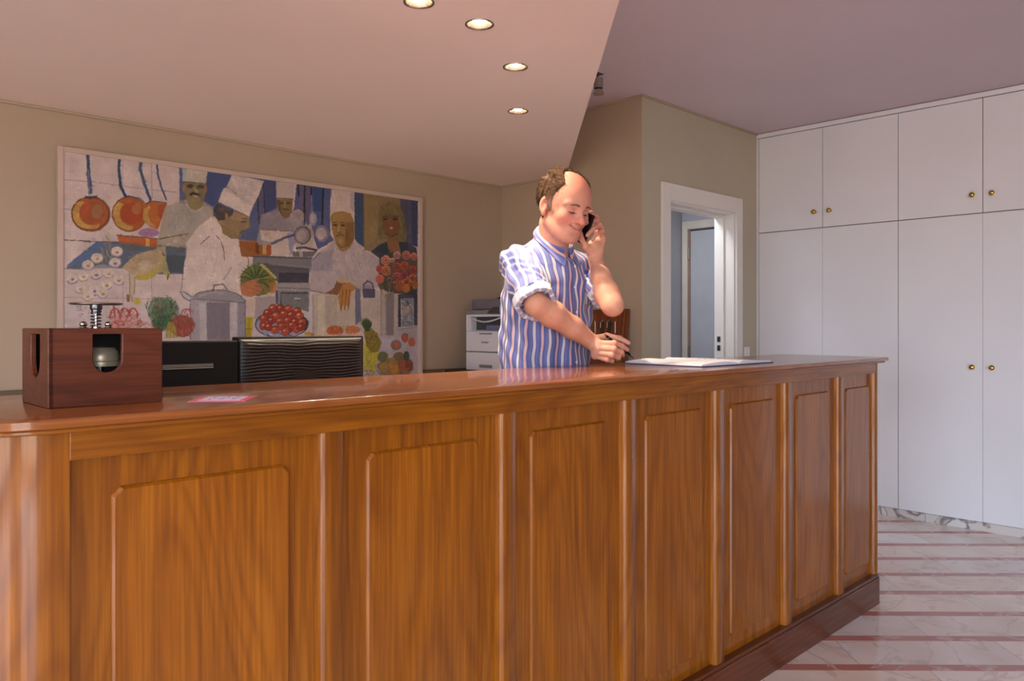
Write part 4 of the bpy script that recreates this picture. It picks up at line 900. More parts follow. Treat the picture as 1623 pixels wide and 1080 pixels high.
# chicken
poly([(1130,110),(1230,110),(1240,230),(1180,250)], (190,166,130)); poly([(760,330),(850,250),(920,190),(1150,130),(1200,180),(1190,260),(1130,400),(1020,460),(930,470),(850,390)], (196,170,130)); poly([(900,420),(1050,400),(1140,330),(1120,430),(1020,470),(930,470)], (196,176,70)); ell(1010,320,80,60,(200,180,160)); poly([(1170,240),(1230,220),(1270,380),(1290,440),(1250,460),(1200,380),(1120,400)], (190,176,110)); stroke([(1260,400),(1250,465)], 9, BLK); scrib(1000,280,180,90,40,[(214,190,150),(170,146,100),(200,180,120)],12,80,-25,103,.6)
poly([(830,390),(915,410),(910,560),(890,700),(850,700),(840,560)], (200,186,160)); stroke([(845,400),(850,600),(880,700)], 7, (130,110,90)); stroke([(905,430),(895,620)], 7, (140,120,80)); stroke([(1195,180),(1225,215)], 14, (70,90,60))
# garlic braid
ell(560,470,190,170,(206,190,186),a=.5); ell(300,500,180,110,(206,190,190),a=.5)
scrib(600,150,60,150,24,[(180,160,130),(150,140,110),(196,180,160)],9,90,75,104)
for i, (x, y) in enumerate([(710,165),(500,235),(690,285),(400,310),(620,395),(490,410),(730,470),(350,430),(235,455),(600,520),(320,560),(470,580),(560,610),(400,640)]):
    ell(x,y,66,56,(206,188,186)); ell(x,y,58,50,(226,210,204)); stroke(arcp(x,y,58,50,20,160),12,[(150,140,190),(180,150,120),(120,110,160)][i%3]); ell(x+4,y+6,20,16,[(176,140,70),(190,160,110),(130,110,150)][i%3]); stroke([(x-30,y-20),(x,y-40),(x+24,y-20)],6,(186,160,120))
scrib(330,800,60,60,16,[(150,136,170),(110,96,120),(200,180,160)],10,50,None,105)
# greens
scrib(1180,760,170,120,120,[(66,106,76),(50,86,66),(110,146,96),(90,120,70),(150,160,110)],11,60,None,106); scrib(1190,900,110,90,60,[(56,96,64),(84,120,70),(46,70,54)],12,80,80,107)
V(4)
ell(80,740,150,130,(92,124,92),a=.6); scrib(80,720,150,120,70,[(60,100,70),(90,126,80),(50,80,60),(180,90,80)],11,60,None,108); scrib(90,860,110,80,50,[(48,100,70),(70,120,80)],14,70,None,109)
ell(260,890,130,120,(160,72,56)); scrib(270,890,130,120,70,[(186,90,66),(130,56,50),(200,120,96),(110,60,60)],12,70,60,110)
for i in range(12): stroke([(120+i*4,850),(90+i*10,930),(80+i*12,1020)], 8, [(196,180,60),(150,146,60),(176,120,50)][i%3])
for c in (300,330): stroke(arcp(c,760,44,50,180,350), 12, (200,80,80))
PAINT_GAIN = .86
# a last pass of short broken brush strokes that pick up the colour beneath them
rb = np.random.default_rng(900)
for i in range(5200):
    x = rb.uniform(8, NXP-8); y = rb.uniform(8, NZP-8); c_ = cv_[int(y), int(x)]*(1+rb.normal(0, .075))+rb.normal(0, 4, 3)
    a_ = rb.normal(1.2, .7) if rb.random() < .6 else rb.uniform(0, 3.14); L_ = rb.uniform(5, 13); w_ = rb.uniform(1.5, 4.0)
    dx, dy = math.cos(a_)*L_, math.sin(a_)*L_; nx_, ny_ = -math.sin(a_)*w_, math.cos(a_)*w_
    fill(np.array([(x-dx, y-dy), (x+nx_, y+ny_), (x+dx, y+dy), (x-nx_, y-ny_)]), c_, a=.55, jit=.5)
lum_ = cv_.mean(2, keepdims=True); cv_[:] = lum_+(cv_-lum_)*.84; cv_[:] = (cv_-140)*1.10+140; cv_ *= np.array((1.03, 1.0, .95), np.float32)
# framed canvas objects
pt = thing('kitchen_painting', ((CXa+CXb)/2, 4.075, CZa), 'wide thin framed painting of chefs in a kitchen with copper pans on the back wall', 'painting')
M_FR = plain('pale_frame_paint', rgb(190,168,152), .5)
fw = .024
for nm_, bb in (('frame_bar', (CXa, CXa+fw, CZa, CZb)), ('frame_bar', (CXb-fw, CXb, CZa, CZb)), ('frame_bar', (CXa+fw, CXb-fw, CZb-fw, CZb)), ('frame_bar', (CXa+fw, CXb-fw, CZa, CZa+fw))):
    MB().box(bb[0], bb[1], 4.050, 4.0748, bb[2], bb[3]).build(nm_, M_FR, pt, bevel=.002)
img = cv_.reshape(NZP//2, 2, NXP//2, 2, 3).mean((1, 3))[::-1]
nz, nx = img.shape[:2]
xs_ = np.linspace(GX0, GX1, nx); zs_ = np.linspace(GZ0, GZ1, nz)
XX, ZZ = np.meshgrid(xs_, zs_)
bump_ = (vnoise((nz, nx), (nz//3, nx//3), 77)-.5)*.0006
vv = np.stack([XX-pt.location.x, np.full_like(XX, WYC-.003-4.075)+bump_, ZZ-pt.location.z], -1).reshape(-1, 3)
idx = np.arange(nx*nz).reshape(nz, nx); fq = np.stack([idx[:-1,:-1], idx[:-1,1:], idx[1:,1:], idx[1:,:-1]], -1).reshape(-1, 4)
def fast_mesh(name, v, f):
    me = bpy.data.meshes.new(name); k_ = f.shape[1]
    me.vertices.add(len(v)); me.vertices.foreach_set('co', np.ascontiguousarray(v, np.float32).ravel())
    me.loops.add(f.size); me.loops.foreach_set('vertex_index', np.ascontiguousarray(f, np.int32).ravel())
    me.polygons.add(len(f)); me.polygons.foreach_set('loop_start', np.arange(0, f.size, k_, dtype=np.int32))
    me.polygons.foreach_set('loop_total', np.full(len(f), k_, np.int32)) if bpy.app.version < (4,0,0) else None
    me.update(calc_edges=True); me.validate(); return me
def set_col(me, rgb01, name='Col'):
    at_ = me.color_attributes.new(name, 'FLOAT_COLOR', 'POINT')
    c = np.ones((len(me.vertices), 4), np.float32); c[:, :3] = rgb01; at_.data.foreach_set('color', c.ravel())
me = fast_mesh('painted_canvas', vv, fq); set_col(me, lin(np.clip(img.reshape(-1, 3), 0, 255)*PAINT_GAIN))
me.polygons.foreach_set('use_smooth', [True]*len(me.polygons))
m, n, l, b = new_mat('oil_paint'); at_ = n.new('ShaderNodeAttribute'); at_.attribute_name = 'Col'
no = n.new('ShaderNodeTexNoise'); no.inputs['Scale'].default_value = 160; l.new(at_.outputs['Color'], b.inputs['Base Color']); b.inputs['Roughness'].default_value = .55
bp = n.new('ShaderNodeBump'); bp.inputs['Strength'].default_value = .2; bp.inputs['Distance'].default_value = .001; l.new(no.outputs[0], bp.inputs['Height']); l.new(bp.outputs[0], b.inputs['Normal'])
me.materials.append(m)
o = bpy.data.objects.new('painted_canvas', me); COL.objects.link(o); o.parent = pt
MB().box(CXa+.02, CXb-.02, 4.064, 4.074, CZa+.02, CZb-.02).build('canvas_backing', W_DARK, pt)
# ------------------------------------------------------------------ the man (bodies are blended volumes turned into one surface)
# local frame: a = to the right of the view heading, d = along it, z = up
def Q(px, py, D): return np.array(((px-811.5)/1237*D, D, EYE+(517-py)/1237*D))
def A3(*v): return np.array(v, float)
def to_world(p): 
    p = np.asarray(p); return np.stack([CF[0]*p[..., 1]+CR[0]*p[..., 0], CF[1]*p[..., 1]+CR[1]*p[..., 0], p[..., 2]], -1)
def cap(P, a, b, ra, rb):
    ab = b-a; t = np.clip(((P-a)@ab)/(ab@ab), 0, 1); return np.linalg.norm(P-a-t[:, None]*ab, axis=1)-(ra+(rb-ra)*t)
def sph(P, c, r): return np.linalg.norm(P-c, axis=1)-r
def ell3(P, c, r, R=None):
    p = P-c
    if R is not None: p = p@R.T
    r = np.asarray(r); k0 = np.linalg.norm(p/r, axis=1); k1 = np.linalg.norm(p/(r*r), axis=1)+1e-9
    return k0*(k0-1)/k1
def smin(a, b, k): h = np.clip(.5+.5*(b-a)/k, 0, 1); return b*(1-h)+a*h-k*h*(1-h)
def smax(a, b, k): return -smin(-a, -b, k)
def chain(P, pts, rs, k=.006):
    d = None
    for i in range(len(pts)-1):
        c = cap(P, pts[i], pts[i+1], rs[i], rs[i+1]); d = c if d is None else smin(d, c, k)
    return d
def polygonize(f, lo, hi, h, B=8, slack=1.0):
    lo = np.array(lo); n = np.ceil((np.array(hi)-lo)/h/B).astype(int)*B
    nb = n//B; val = np.ones(tuple(n+1), np.float32)
    g = np.stack(np.meshgrid(*[np.arange(k_) for k_ in nb], indexing='ij'), -1).reshape(-1, 3)
    cen = lo+(g+.5)*B*h; cv2 = np.concatenate([f(cen[i:i+200000]) for i in range(0, len(cen), 200000)])
    near = np.abs(cv2) < B*h*.9*slack+.004
    ins = g[(cv2 < 0) & ~near]
    for b in ins: val[b[0]*B:b[0]*B+B+1, b[1]*B:b[1]*B+B+1, b[2]*B:b[2]*B+B+1] = -1
    gb = g[near]; off = np.stack(np.meshgrid(*[np.arange(B+1)]*3, indexing='ij'), -1).reshape(-1, 3)
    for i in range(0, len(gb), 400):
        bb = gb[i:i+400]; ii = (bb[:, None]*B+off[None]).reshape(-1, 3); v = f(lo+ii*h).astype(np.float32)
        val[ii[:, 0], ii[:, 1], ii[:, 2]] = v
    s = val < 0
    act = np.zeros(tuple(n), bool); c0 = s[:-1, :-1, :-1]
    for dx in (0, 1):
        for dy in (0, 1):
            for dz in (0, 1): act |= (s[dx:n[0]+dx, dy:n[1]+dy, dz:n[2]+dz] != c0)
    ci = np.argwhere(act); cid = -np.ones(tuple(n), np.int32); cid[act] = np.arange(len(ci))
    acc = np.zeros((len(ci), 3)); cnt = np.zeros(len(ci))
    for ax in range(3):
        o1, o2 = [k_ for k_ in range(3) if k_ != ax]
        for e1 in (0, 1):
            for e2 in (0, 1):
                p0 = ci.copy(); p0[:, o1] += e1; p0[:, o2] += e2; p1 = p0.copy(); p1[:, ax] += 1
                v0 = val[tuple(p0.T)]; v1 = val[tuple(p1.T)]; m_ = (v0 < 0) != (v1 < 0)
                t = np.where(m_, v0/(v0-v1+1e-12), 0); pt_ = p0.astype(float); pt_[:, ax] += t
                acc[m_] += pt_[m_]; cnt[m_] += 1
    vs = lo+acc/np.maximum(cnt, 1)[:, None]*h
    fs = []
    for ax in range(3):
        o1, o2 = [(1, 2), (2, 0), (0, 1)][ax]
        sl0 = [slice(None)]*3; sl1 = [slice(None)]*3; sl0[ax] = slice(0, -1); sl1[ax] = slice(1, None)
        ed = np.argwhere(s[tuple(sl0)] != s[tuple(sl1)])
        ed = ed[(ed[:, o1] > 0) & (ed[:, o2] > 0) & (ed[:, o1] < n[o1]) & (ed[:, o2] < n[o2])]
        def cc(d1, d2): q = ed.copy(); q[:, o1] += d1; q[:, o2] += d2; return cid[tuple(q.T)]
        qd = np.stack([cc(-1, -1), cc(0, -1), cc(0, 0), cc(-1, 0)], 1)
        flip = ~s[tuple(ed.T)]; qd[flip] = qd[flip][:, ::-1]; fs.append(qd)
    fs = np.concatenate(fs); return vs, fs[(fs >= 0).all(1)]
def lap(vs, fs, it=1, w=.5):
    for _ in range(it):
        s = np.zeros_like(vs); c = np.zeros(len(vs))
        for i in range(4):
            for j in (1, 3): np.add.at(s, fs[:, i], vs[fs[:, (i+j) % 4]]); np.add.at(c, fs[:, i], 1)
        vs = vs*(1-w)+w*s/np.maximum(c, 1)[:, None]
    return vs
def man_mesh(name, vs, fs, mat, parent, col=None, attrs=None):
    off = np.array(parent_loc(parent)); me = fast_mesh(name, to_world(vs)-off, fs)
    # the frame (a, d, z) is left handed seen from above: flip faces so normals look outwards
    me.flip_normals(); me.polygons.foreach_set('use_smooth', [True]*len(me.polygons)); me.materials.append(mat)
    if col is not None: set_col(me, col)
    for k_, v in (attrs or {}).items():
        at = me.attributes.new(k_, 'FLOAT', 'POINT'); at.data.foreach_set('value', np.ascontiguousarray(v, np.float32))
    o = bpy.data.objects.new(name, me); COL.objects.link(o); o.parent = parent; return o
class LMB(MB):                                   # mesh builder in the man's local frame
    def build(s, *a, **k): s.v = [tuple(v) for v in to_world(np.array(s.v))]; return super().build(*a, **k)

# --- head frame
HC = A3(.184, 2.780, 1.661); yw, pt_ = math.radians(38), math.radians(18)
HL = A3(math.cos(yw), math.sin(yw), 0); fh = A3(math.sin(yw), -math.cos(yw), 0)
HF = fh*math.cos(pt_)+A3(0,0,-math.sin(pt_)); HU = fh*math.sin(pt_)+A3(0,0,math.cos(pt_))
rl = math.radians(-3); HL, HU = HL*math.cos(rl)+HU*math.sin(rl), HU*math.cos(rl)-HL*math.sin(rl)
RH = np.stack([HL, HF, HU])                       # rows: local x (his left), y (forward), z (up)
def hl(P): return (P-HC)@RH.T
def hw(x, y, z): return HC+A3(x, y, z)@RH
def head_core(p):
    d = ell3(p, A3(0,-.014,.040), (.0775,.100,.088))
    d = smin(d, ell3(p, A3(0,.020,.030), (.070,.074,.084)), .03)          # forehead
    d = smin(d, ell3(p, A3(0,.022,-.030), (.059,.066,.072)), .03)         # mid face
    d = smin(d, ell3(p, A3(0,.036,-.062), (.048,.054,.048)), .03)         # lower face and jaw
    d = smin(d, cap(p, A3(.052,-.005,-.055), A3(.020,.066,-.094), .018, .018), .022)
    d = smin(d, cap(p, A3(-.052,-.005,-.055), A3(-.020,.066,-.094), .018, .018), .022)
    return d
MOUTH = []
def head_face(p):
    d = head_core(p)
    for s in (-1, 1):
        d = smin(d, sph(p, A3(s*.043,.060,-.024), .0215), .020)            # cheeks raised by the smile
        d = smin(d, ell3(p, A3(s*.034,.073,.024), (.026,.012,.009)), .014) # brow
        d = smax(d, -ell3(p, A3(s*.031,.096,.003), (.019,.017,.0125)), .009) # socket
        d = smin(d, sph(p, A3(s*.031,.0725,.001), .0138), .003)           # lid over the eyeball
        d = smax(d, -chain(p, [A3(s*.0195,.0865,-.0045), A3(s*.031,.0885,-.0065), A3(s*.043,.0795,-.0035)], [.0014,.0022,.0014], .001), .001)
        d = smax(d, -cap(p, A3(s*.022,.088,-.0125), A3(s*.042,.082,-.0115), .0012, .001), .003)     # crease under the eye
    d = smin(d, cap(p, A3(0,.083,.016), A3(0,.110,-.027), .0072, .0092), .010)   # nose
    d = smin(d, sph(p, A3(0,.1135,-.0305), .0098), .006)
    for s in (-1, 1): d = smin(d, sph(p, A3(s*.0125,.099,-.032), .0085), .006); d = smax(d, -sph(p, A3(s*.0065,.105,-.0405), .0034), .003)
    d = smin(d, ell3(p, A3(0,.086,-.060), (.028,.014,.018)), .012)                # muzzle
    mp = [A3(-.029,.078,-.0475), A3(-.015,.0935,-.0550), A3(0,.0985,-.0575), A3(.015,.0935,-.0550), A3(.029,.078,-.0475)]
    d = smin(d, chain(p, [q+A3(0,.0002,.0028) for q in mp], [.002,.0032,.0036,.0032,.002]), .004)
    d = smin(d, chain(p, [q+A3(0,.0005,-.0045) for q in mp[1:4]], [.004,.006,.004]), .005)
    if MOUTH: d = smax(d, -chain(p, MOUTH, [.0010,.0018,.0021,.0022,.0021,.0018,.0010]), .0018)
    d = smin(d, ell3(p, A3(0,.077,-.096), (.020,.016,.015)), .015)                # chin
    d = smax(d, -cap(p, A3(-.012,.098,-.078), A3(.012,.098,-.078), .003, .003), .01)
    for s in (-1, 1):                                                             # ears
        cy, cz = -.014, -.008
        q = p-A3(s*.0790, cy, cz); ang_ = .35*s
        qx = q[:, 0]*math.cos(ang_)+q[:, 1]*math.sin(ang_); qy = -q[:, 0]*math.sin(ang_)+q[:, 1]*math.cos(ang_)
        qq = np.stack([qx, qy, q[:, 2]], 1)
        e = ell3(qq, A3(0,-.002,.006), (.0075,.018,.030)); e = smin(e, ell3(qq, A3(0,.004,-.022), (.006,.009,.012)), .006)
        e = smax(e, -ell3(qq, A3(s*.007,.001,.006), (.006,.0105,.019)), .003)
        e = smin(e, cap(qq, A3(s*.002,.010,.0), A3(s*.002,.008,-.010), .004, .004), .003)
        d = smin(d, e, .005)
    return d
def face_pt(x, z, lift=0.0):
    yv = .13
    for _ in range(50): yv -= head_face(np.array([[x, yv, z]]))[0]*.7
    return A3(x, yv+lift, z)
MOUTH = [face_pt(x, z, .0006) for x, z in ((-.0300,-.0470),(-.0215,-.0525),(-.0105,-.0562),(0,-.0575),(.0105,-.0562),(.0215,-.0525),(.0300,-.0470))]
# --- joints
SR = A3(.030, 2.800, 1.458); ER = A3(.082, 2.622, 1.312); WR = Q(936, 541, 2.765)
SL = A3(.288, 3.000, 1.450); EL = A3(.350, 2.715, 1.312); WL_ = Q(944, 413, 2.86)
NB = A3(.150, 2.868, 1.52); HB = hw(0, -.028, -.065)
# right hand fingers (writing); left hand fingers (phone)
FR = {'thumb': ([Q(943,537,2.79), Q(962,533,2.80), Q(982,537,2.795), Q(996,544,2.785)], [.013,.0115,.0105,.0085]),
      'index': ([Q(950,545,2.745), Q(974,544.5,2.725), Q(986,549,2.742), Q(994,554.5,2.758)], [.0125,.0105,.0092,.0078]),
      'middle': ([Q(949,552,2.74), Q(973,554,2.715), Q(985,559,2.735), Q(987,564,2.76)], [.0125,.0105,.0092,.008]),
      'ring': ([Q(946,559,2.745), Q(970,563,2.715), Q(980,567,2.738), Q(978,570,2.765)], [.012,.010,.009,.008]),
      'little': ([Q(943,564,2.755), Q(962,570,2.728), Q(970,572,2.745), Q(967,573,2.77)], [.011,.0092,.0084,.0075])}
FL = {'index': ([Q(949,360,2.895), Q(945.5,345,2.875), Q(937,338,2.848), Q(931,338,2.825)], [.0115,.0095,.0085,.0075]),
      'middle': ([Q(952,364,2.888), Q(946,350,2.855), Q(936,350.5,2.822), Q(927,354.5,2.800)], [.0115,.0095,.0085,.0075]),
      'ring': ([Q(954,369,2.880), Q(950,358,2.845), Q(940,363,2.812), Q(931,373,2.792)], [.0115,.0095,.0085,.0075]),
      'little': ([Q(955,376,2.870), Q(954,367,2.835), Q(946,371,2.808), Q(939,380,2.790)], [.0105,.0085,.0078,.0068]),
      'thumb': ([Q(941,398,2.850), Q(928,391,2.822), Q(921.5,379,2.812), Q(920.5,370,2.812)], [.0135,.0115,.0095,.008])}
def hand_R(P):
    kn = [FR[k_][0][0] for k_ in ('index','middle','ring','little')]
    d = cap(P, WR, kn[1], .021, .015)
    for q in (kn[0], kn[2], kn[3], FR['thumb'][0][0]): d = smin(d, cap(P, WR+A3(.012,0,-.004), q, .017, .0135), .012)
    d = smin(d, cap(P, kn[0], kn[3], .012, .011), .008)
    for k_, (pp, rr_) in FR.items():
        fdist = chain(P, pp, rr_, .003)
        for j in (1, 2): fdist = smin(fdist, sph(P, pp[j], rr_[j]*1.06), .004)
        d = smin(d, fdist, .006 if k_ == 'thumb' else .0035)
    return d
def hand_L(P):
    kn = [FL[k_][0][0] for k_ in ('index','middle','ring','little')]
    d = cap(P, WL_, kn[1], .021, .014)
    for q in (kn[0], kn[2], kn[3]): d = smin(d, cap(P, WL_, q, .019, .0125), .012)
    d = smin(d, cap(P, WL_+A3(-.006,0,.02), FL['thumb'][0][1], .019, .013), .014)
    d = smin(d, sph(P, Q(941,388,2.848), .021), .02)
    for k_, (pp, rr_) in FL.items():
        fdist = chain(P, pp, rr_, .003)
        for j in (1, 2): fdist = smin(fdist, sph(P, pp[j], rr_[j]*1.06), .004)
        d = smin(d, fdist, .006 if k_ == 'thumb' else .003)
    return d
def gated(P, lo, hi, f, d, k):
    m_ = ((P > np.array(lo)-.05) & (P < np.array(hi)+.05)).all(1)
    if m_.any(): v = f(P[m_]); d = d.copy(); d[m_] = smin(d[m_], v, k)
    return d
MR_ = (ER*.45+WR*.55)
def body(P):
    d = chain(P, [A3(.128,2.915,.98), A3(.128,2.905,1.20), A3(.142,2.89,1.40)], [.115,.11,.10], .03)
    d = smin(d, cap(P, SR+A3(.03,.01,-.02), SL+A3(-.03,-.01,-.02), .05, .05), .03)
    d = smin(d, cap(P, NB-A3(0,0,.03), HB, .058, .055), .02)
    d = smin(d, cap(P, SR, ER, .048, .037), .02); d = smin(d, cap(P, SL, EL, .044, .037), .02)
    # forearms: full near the elbow, flattened taper to the wrist
    d = smin(d, chain(P, [ER, ER*.72+WR*.28+A3(.0,0,.004), ER*.35+WR*.65+A3(0,0,.004), WR], [.0400,.0440,.0375,.0285], .02), .015)
    d = smin(d, chain(P, [EL, EL*.74+WL_*.26+A3(-.004,0,0), EL*.38+WL_*.62+A3(-.004,0,0), WL_], [.0370,.0425,.0335,.0260], .02), .015)
    d = gated(P, WR-.06, WR+.17, hand_R, d, .012)
    d = gated(P, WL_-A3(.09,.13,.05), WL_+A3(.08,.08,.20), hand_L, d, .012)
    m_ = (np.abs(P-HC) < .24).all(1)
    if m_.any(): d = d.copy(); d[m_] = smin(d[m_], head_face(hl(P[m_])), .014)
    # hips and legs inside the trousers
    for s in (-1, 1):
        hip = A3(.125+s*.065, 2.93+s*.065, .93); knee = A3(.13+s*.075, 2.92+s*.075, .50); ank = A3(.135+s*.08, 2.95+s*.08, .09)
        d = smin(d, chain(P, [hip, knee, ank], [.075,.048,.034], .02), .03)
    return d
man = thing('person', tuple(to_world(A3(.13, 2.93, 0))), 'person in a striped blue shirt behind the counter, phoning and writing', 'person')
vs, fs = polygonize(body, (-.10, 2.42, .04), (.52, 3.14, 1.84), .0026)
P_ = hl(vs); base = np.array((200,146,122.)); colr = np.tile(base, (len(vs), 1))
def blend(c, w): 
    global colr
    w = np.clip(w, 0, 1)[:, None]; colr = colr*(1-w)+np.array(c, float)*w
head_m = (np.linalg.norm(P_, axis=1) < .17)
g_ = lambda c, r: np.exp(-(np.linalg.norm((P_-np.array(c))/np.array(r), axis=1)**2))*head_m
blend((196,130,112), head_m*.4)
blend((206,112,94), g_((0,.045,.105), (.07,.07,.05))*.42)
for s in (-1, 1): blend((214,112,98), g_((s*.042,.07,-.028), (.024,.03,.022))*.6); blend((206,110,92), g_((s*.08,-.012,-.01), (.02,.03,.035))*.5)
blend((214,112,96), g_((0,.11,-.03), (.016,.02,.016))*.6)
blend((190,98,92), g_((0,.099,-.0575), (.022,.012,.007))*.75)
blend((112,50,46), np.exp(-(np.clip(chain(P_, MOUTH, [.0004]*7, .0005), 0, 1)/.0024)**2)*head_m*.85)  # dark of the lip parting painted into the skin colour
for s in (-1, 1):
    fo = [face_pt(s*x, z) for x, z in ((.0165,-.032),(.026,-.040),(.0335,-.050))]
    blend((160,98,80), np.exp(-(np.clip(chain(P_, fo, [.0004]*3, .0005), 0, 1)/.0030)**2)*head_m*.45)  # smile fold: crease shade put in the colour only, no relief
for s in (-1, 1): blend((150,96,80), g_((s*.031,.088,.0085), (.014,.010,.0024))*.45)
blend((184,130,110), g_((0,.07,-.085), (.05,.04,.03))*.4)
for s in (-1, 1): blend((84,50,42), g_((s*.031,.086,-.005), (.013,.010,.0026))); blend((176,112,96), g_((s*.031,.085,-.012), (.016,.012,.006))*.5)
vn_ = np.sin(vs[:,0]*160)*np.sin(vs[:,1]*170+1)*np.sin(vs[:,2]*150); colr *= (1+vn_*.02)[:, None]
colr[~head_m] = colr[~head_m]*(1.02, 1.01, 1.0)
kn_ = [FR[k_][0][j] for k_ in ('index','middle','ring','little') for j in (0, 1)]+[FL[k_][0][j] for k_ in ('index','middle','ring','little') for j in (1, 2)]
for q in kn_: blend((206,128,118), np.exp(-(np.linalg.norm(vs-q, axis=1)/.013)**2)*.55)
m, n, l, b = new_mat('skin'); at_ = n.new('ShaderNodeAttribute'); at_.attribute_name = 'Col'; l.new(at_.outputs['Color'], b.inputs['Base Color'])
b.inputs['Roughness'].default_value = .58; b.inputs['Specular IOR Level'].default_value = .3; b.inputs['Subsurface Weight'].default_value = .12; b.inputs['Subsurface Radius'].default_value = (.010,.004,.002); b.inputs['Subsurface Scale'].default_value = 1
no = n.new('ShaderNodeTexNoise'); no.inputs['Scale'].default_value = 420; bp = n.new('ShaderNodeBump'); bp.inputs['Strength'].default_value = .12; bp.inputs['Distance'].default_value = .0006
l.new(no.outputs[0], bp.inputs['Height']); l.new(bp.outputs[0], b.inputs['Normal']); M_SKIN = m
man_mesh('body', lap(vs, fs, 1, .4), fs, M_SKIN, man, lin(np.clip(colr, 0, 255)))
# --- eyes, brows
M_EYE = plain('eye_white', rgb(120,96,90), .3, noise=.02)
for s in (-1, 1):
    LMB().lathe([(.0001,-.0112),(.006,-.0095),(.0100,-.0050),(.0112,0),(.0100,.0050),(.006,.0095),(.0001,.0112)], tuple(hw(s*.031,.0735,.001)), 20, tuple(HL)).build('eye', M_EYE, man, smooth=True)
M_HAIRB = plain('brow_hair', rgb(120,78,56), .7, noise=.15, nscale=300)
for s in (-1, 1):
    mb_ = LMB()
    for o_ in (-.0022, 0, .0022):
        pts = []
        for q in np.linspace(0, 1, 9):
            x_ = s*(.0135+.035*q); z_ = .0195+.0060*math.sin(math.pi*min(q*.75+.1, 1))-.003*q+o_*(1-.6*q)
            yv = .12
            for _ in range(40): yv -= head_face(np.array([[x_, yv, z_]]))[0]*.7
            pts.append(hw(x_, yv+.0002, z_))
        mb_.tube(pts, [.0009]+[.0019]*6+[.0013,.0006], 6)
    mb_.build('eyebrow', M_HAIRB, man, smooth=True)
# --- hair: thick at the back and sides, thin strip over the crown, bald front
for s in (-1, 1):
    pts = []
    for q in np.linspace(0, 1, 9):
        x_ = s*(.0185+.026*q); z_ = -.0035-.0035*math.sin(math.pi*q)
        yv = .11
        for _ in range(30): yv -= head_face(np.array([[x_, yv, z_]]))[0]*.8
        pts.append(hw(x_, yv+.0006, z_))
    LMB().tube(pts, [.0005]+[.0014]*7+[.0006], 6).build('eyelash', plain('lash_hair', rgb(58,38,32), .7), man, smooth=True)
def hair_f(P):
    p = hl(P); st = .0012*np.sin(p[:,0]*420+5*np.sin(p[:,2]*50)+p[:,1]*160)+.0009*np.sin(p[:,1]*620+p[:,2]*180+4*np.sin(p[:,0]*60))+.0014*np.sin(p[:,1]*120+p[:,0]*150+2)
    side = np.clip((np.abs(p[:,0])-.045)/.03, 0, 1)
    th = .0085-.0045*side*(p[:,1] > -.04)
    d = head_core(p)-th-st*(1-.5*side)
    bald = ell3(p, A3(-.004,.080,.092), (.056,.112,.088))
    d = smax(d, -bald, .012)
    fr_ = p[:,1]-(.020+.45*np.clip(p[:,2]-.03, 0, .06)+.10*np.minimum(p[:,2]+.01, 0))        # side hairline
    d = smax(d, np.where((np.abs(p[:,0]) > .03) | (p[:,2] < .085), fr_, -1), .004)
    low = -.002+np.where(p[:,1] < -.028, -.052, 0)+np.clip(-(p[:,1]+.028)/.02, 0, 1)*0-p[:,2]+np.where((p[:,1] > .004), -.016, 0)
    d = smax(d, low, .006)
    for s in (-1, 1): d = smax(d, -ell3(p, A3(s*.083,-.014,-.012), (.020,.019,.031)), .004)
    # tousled tufts at the crown
    for k_, (x, y, z, dx, dy, dz) in enumerate(((-.03,-.03,.125,-.012,-.012,.018),(-.045,-.04,.112,-.02,-.014,.010),(-.015,-.02,.130,.004,-.016,.014),(-.055,-.02,.105,-.02,.006,.010),(.02,-.03,.128,.008,-.012,.012),(-.06,-.055,.085,-.016,-.014,.006))):
        d = smin(d, cap(p, A3(x,y,z-.008), A3(x+dx*.8,y+dy*.8,z+dz*.7-.006), .010, .0045), .014)
    return d
vs, fs = polygonize(hair_f, HC-.17, HC+.17, .0022)
P_ = hl(vs); gr = np.clip((-.0+.055-P_[:,2])/.05, 0, 1)*np.clip((P_[:,1]+.03)/.04, 0, 1)
nz_ = .5+.5*np.sin(P_[:,0]*500+P_[:,2]*300+3*np.sin(P_[:,1]*300)); hc_ = np.array((74,54,40.))*(.75+.5*nz_)[:, None]*(1-gr[:, None])+np.array((128,102,88.))*gr[:, None]
tp = np.clip((P_[:,2]-.10)/.03, 0, 1)[:, None]*.35; hc_ = hc_*(1-tp)+np.array((90,66,42.))*tp
m, n, l, b = new_mat('hair'); at_ = n.new('ShaderNodeAttribute'); at_.attribute_name = 'Col'; l.new(at_.outputs['Color'], b.inputs['Base Color']); b.inputs['Roughness'].default_value = .8; b.inputs['Specular IOR Level'].default_value = .12; M_HAIR = m
hair_o = man_mesh('hair', vs, fs, M_HAIR, man, lin(np.clip(hc_, 0, 255)))
rs_ = np.random.default_rng(5); pick = rs_.choice(len(vs), 5200, replace=False)
SV = []; SF = []; SC = []
def head_n(P, e=.001):
    g = np.stack([head_core(P+np.array(d_)*e)-head_core(P-np.array(d_)*e) for d_ in ((1,0,0),(0,1,0),(0,0,1))], 1); return g/np.linalg.norm(g, axis=1, keepdims=True)
base_p = hl(vs[pick]); nrm = head_n(base_p)
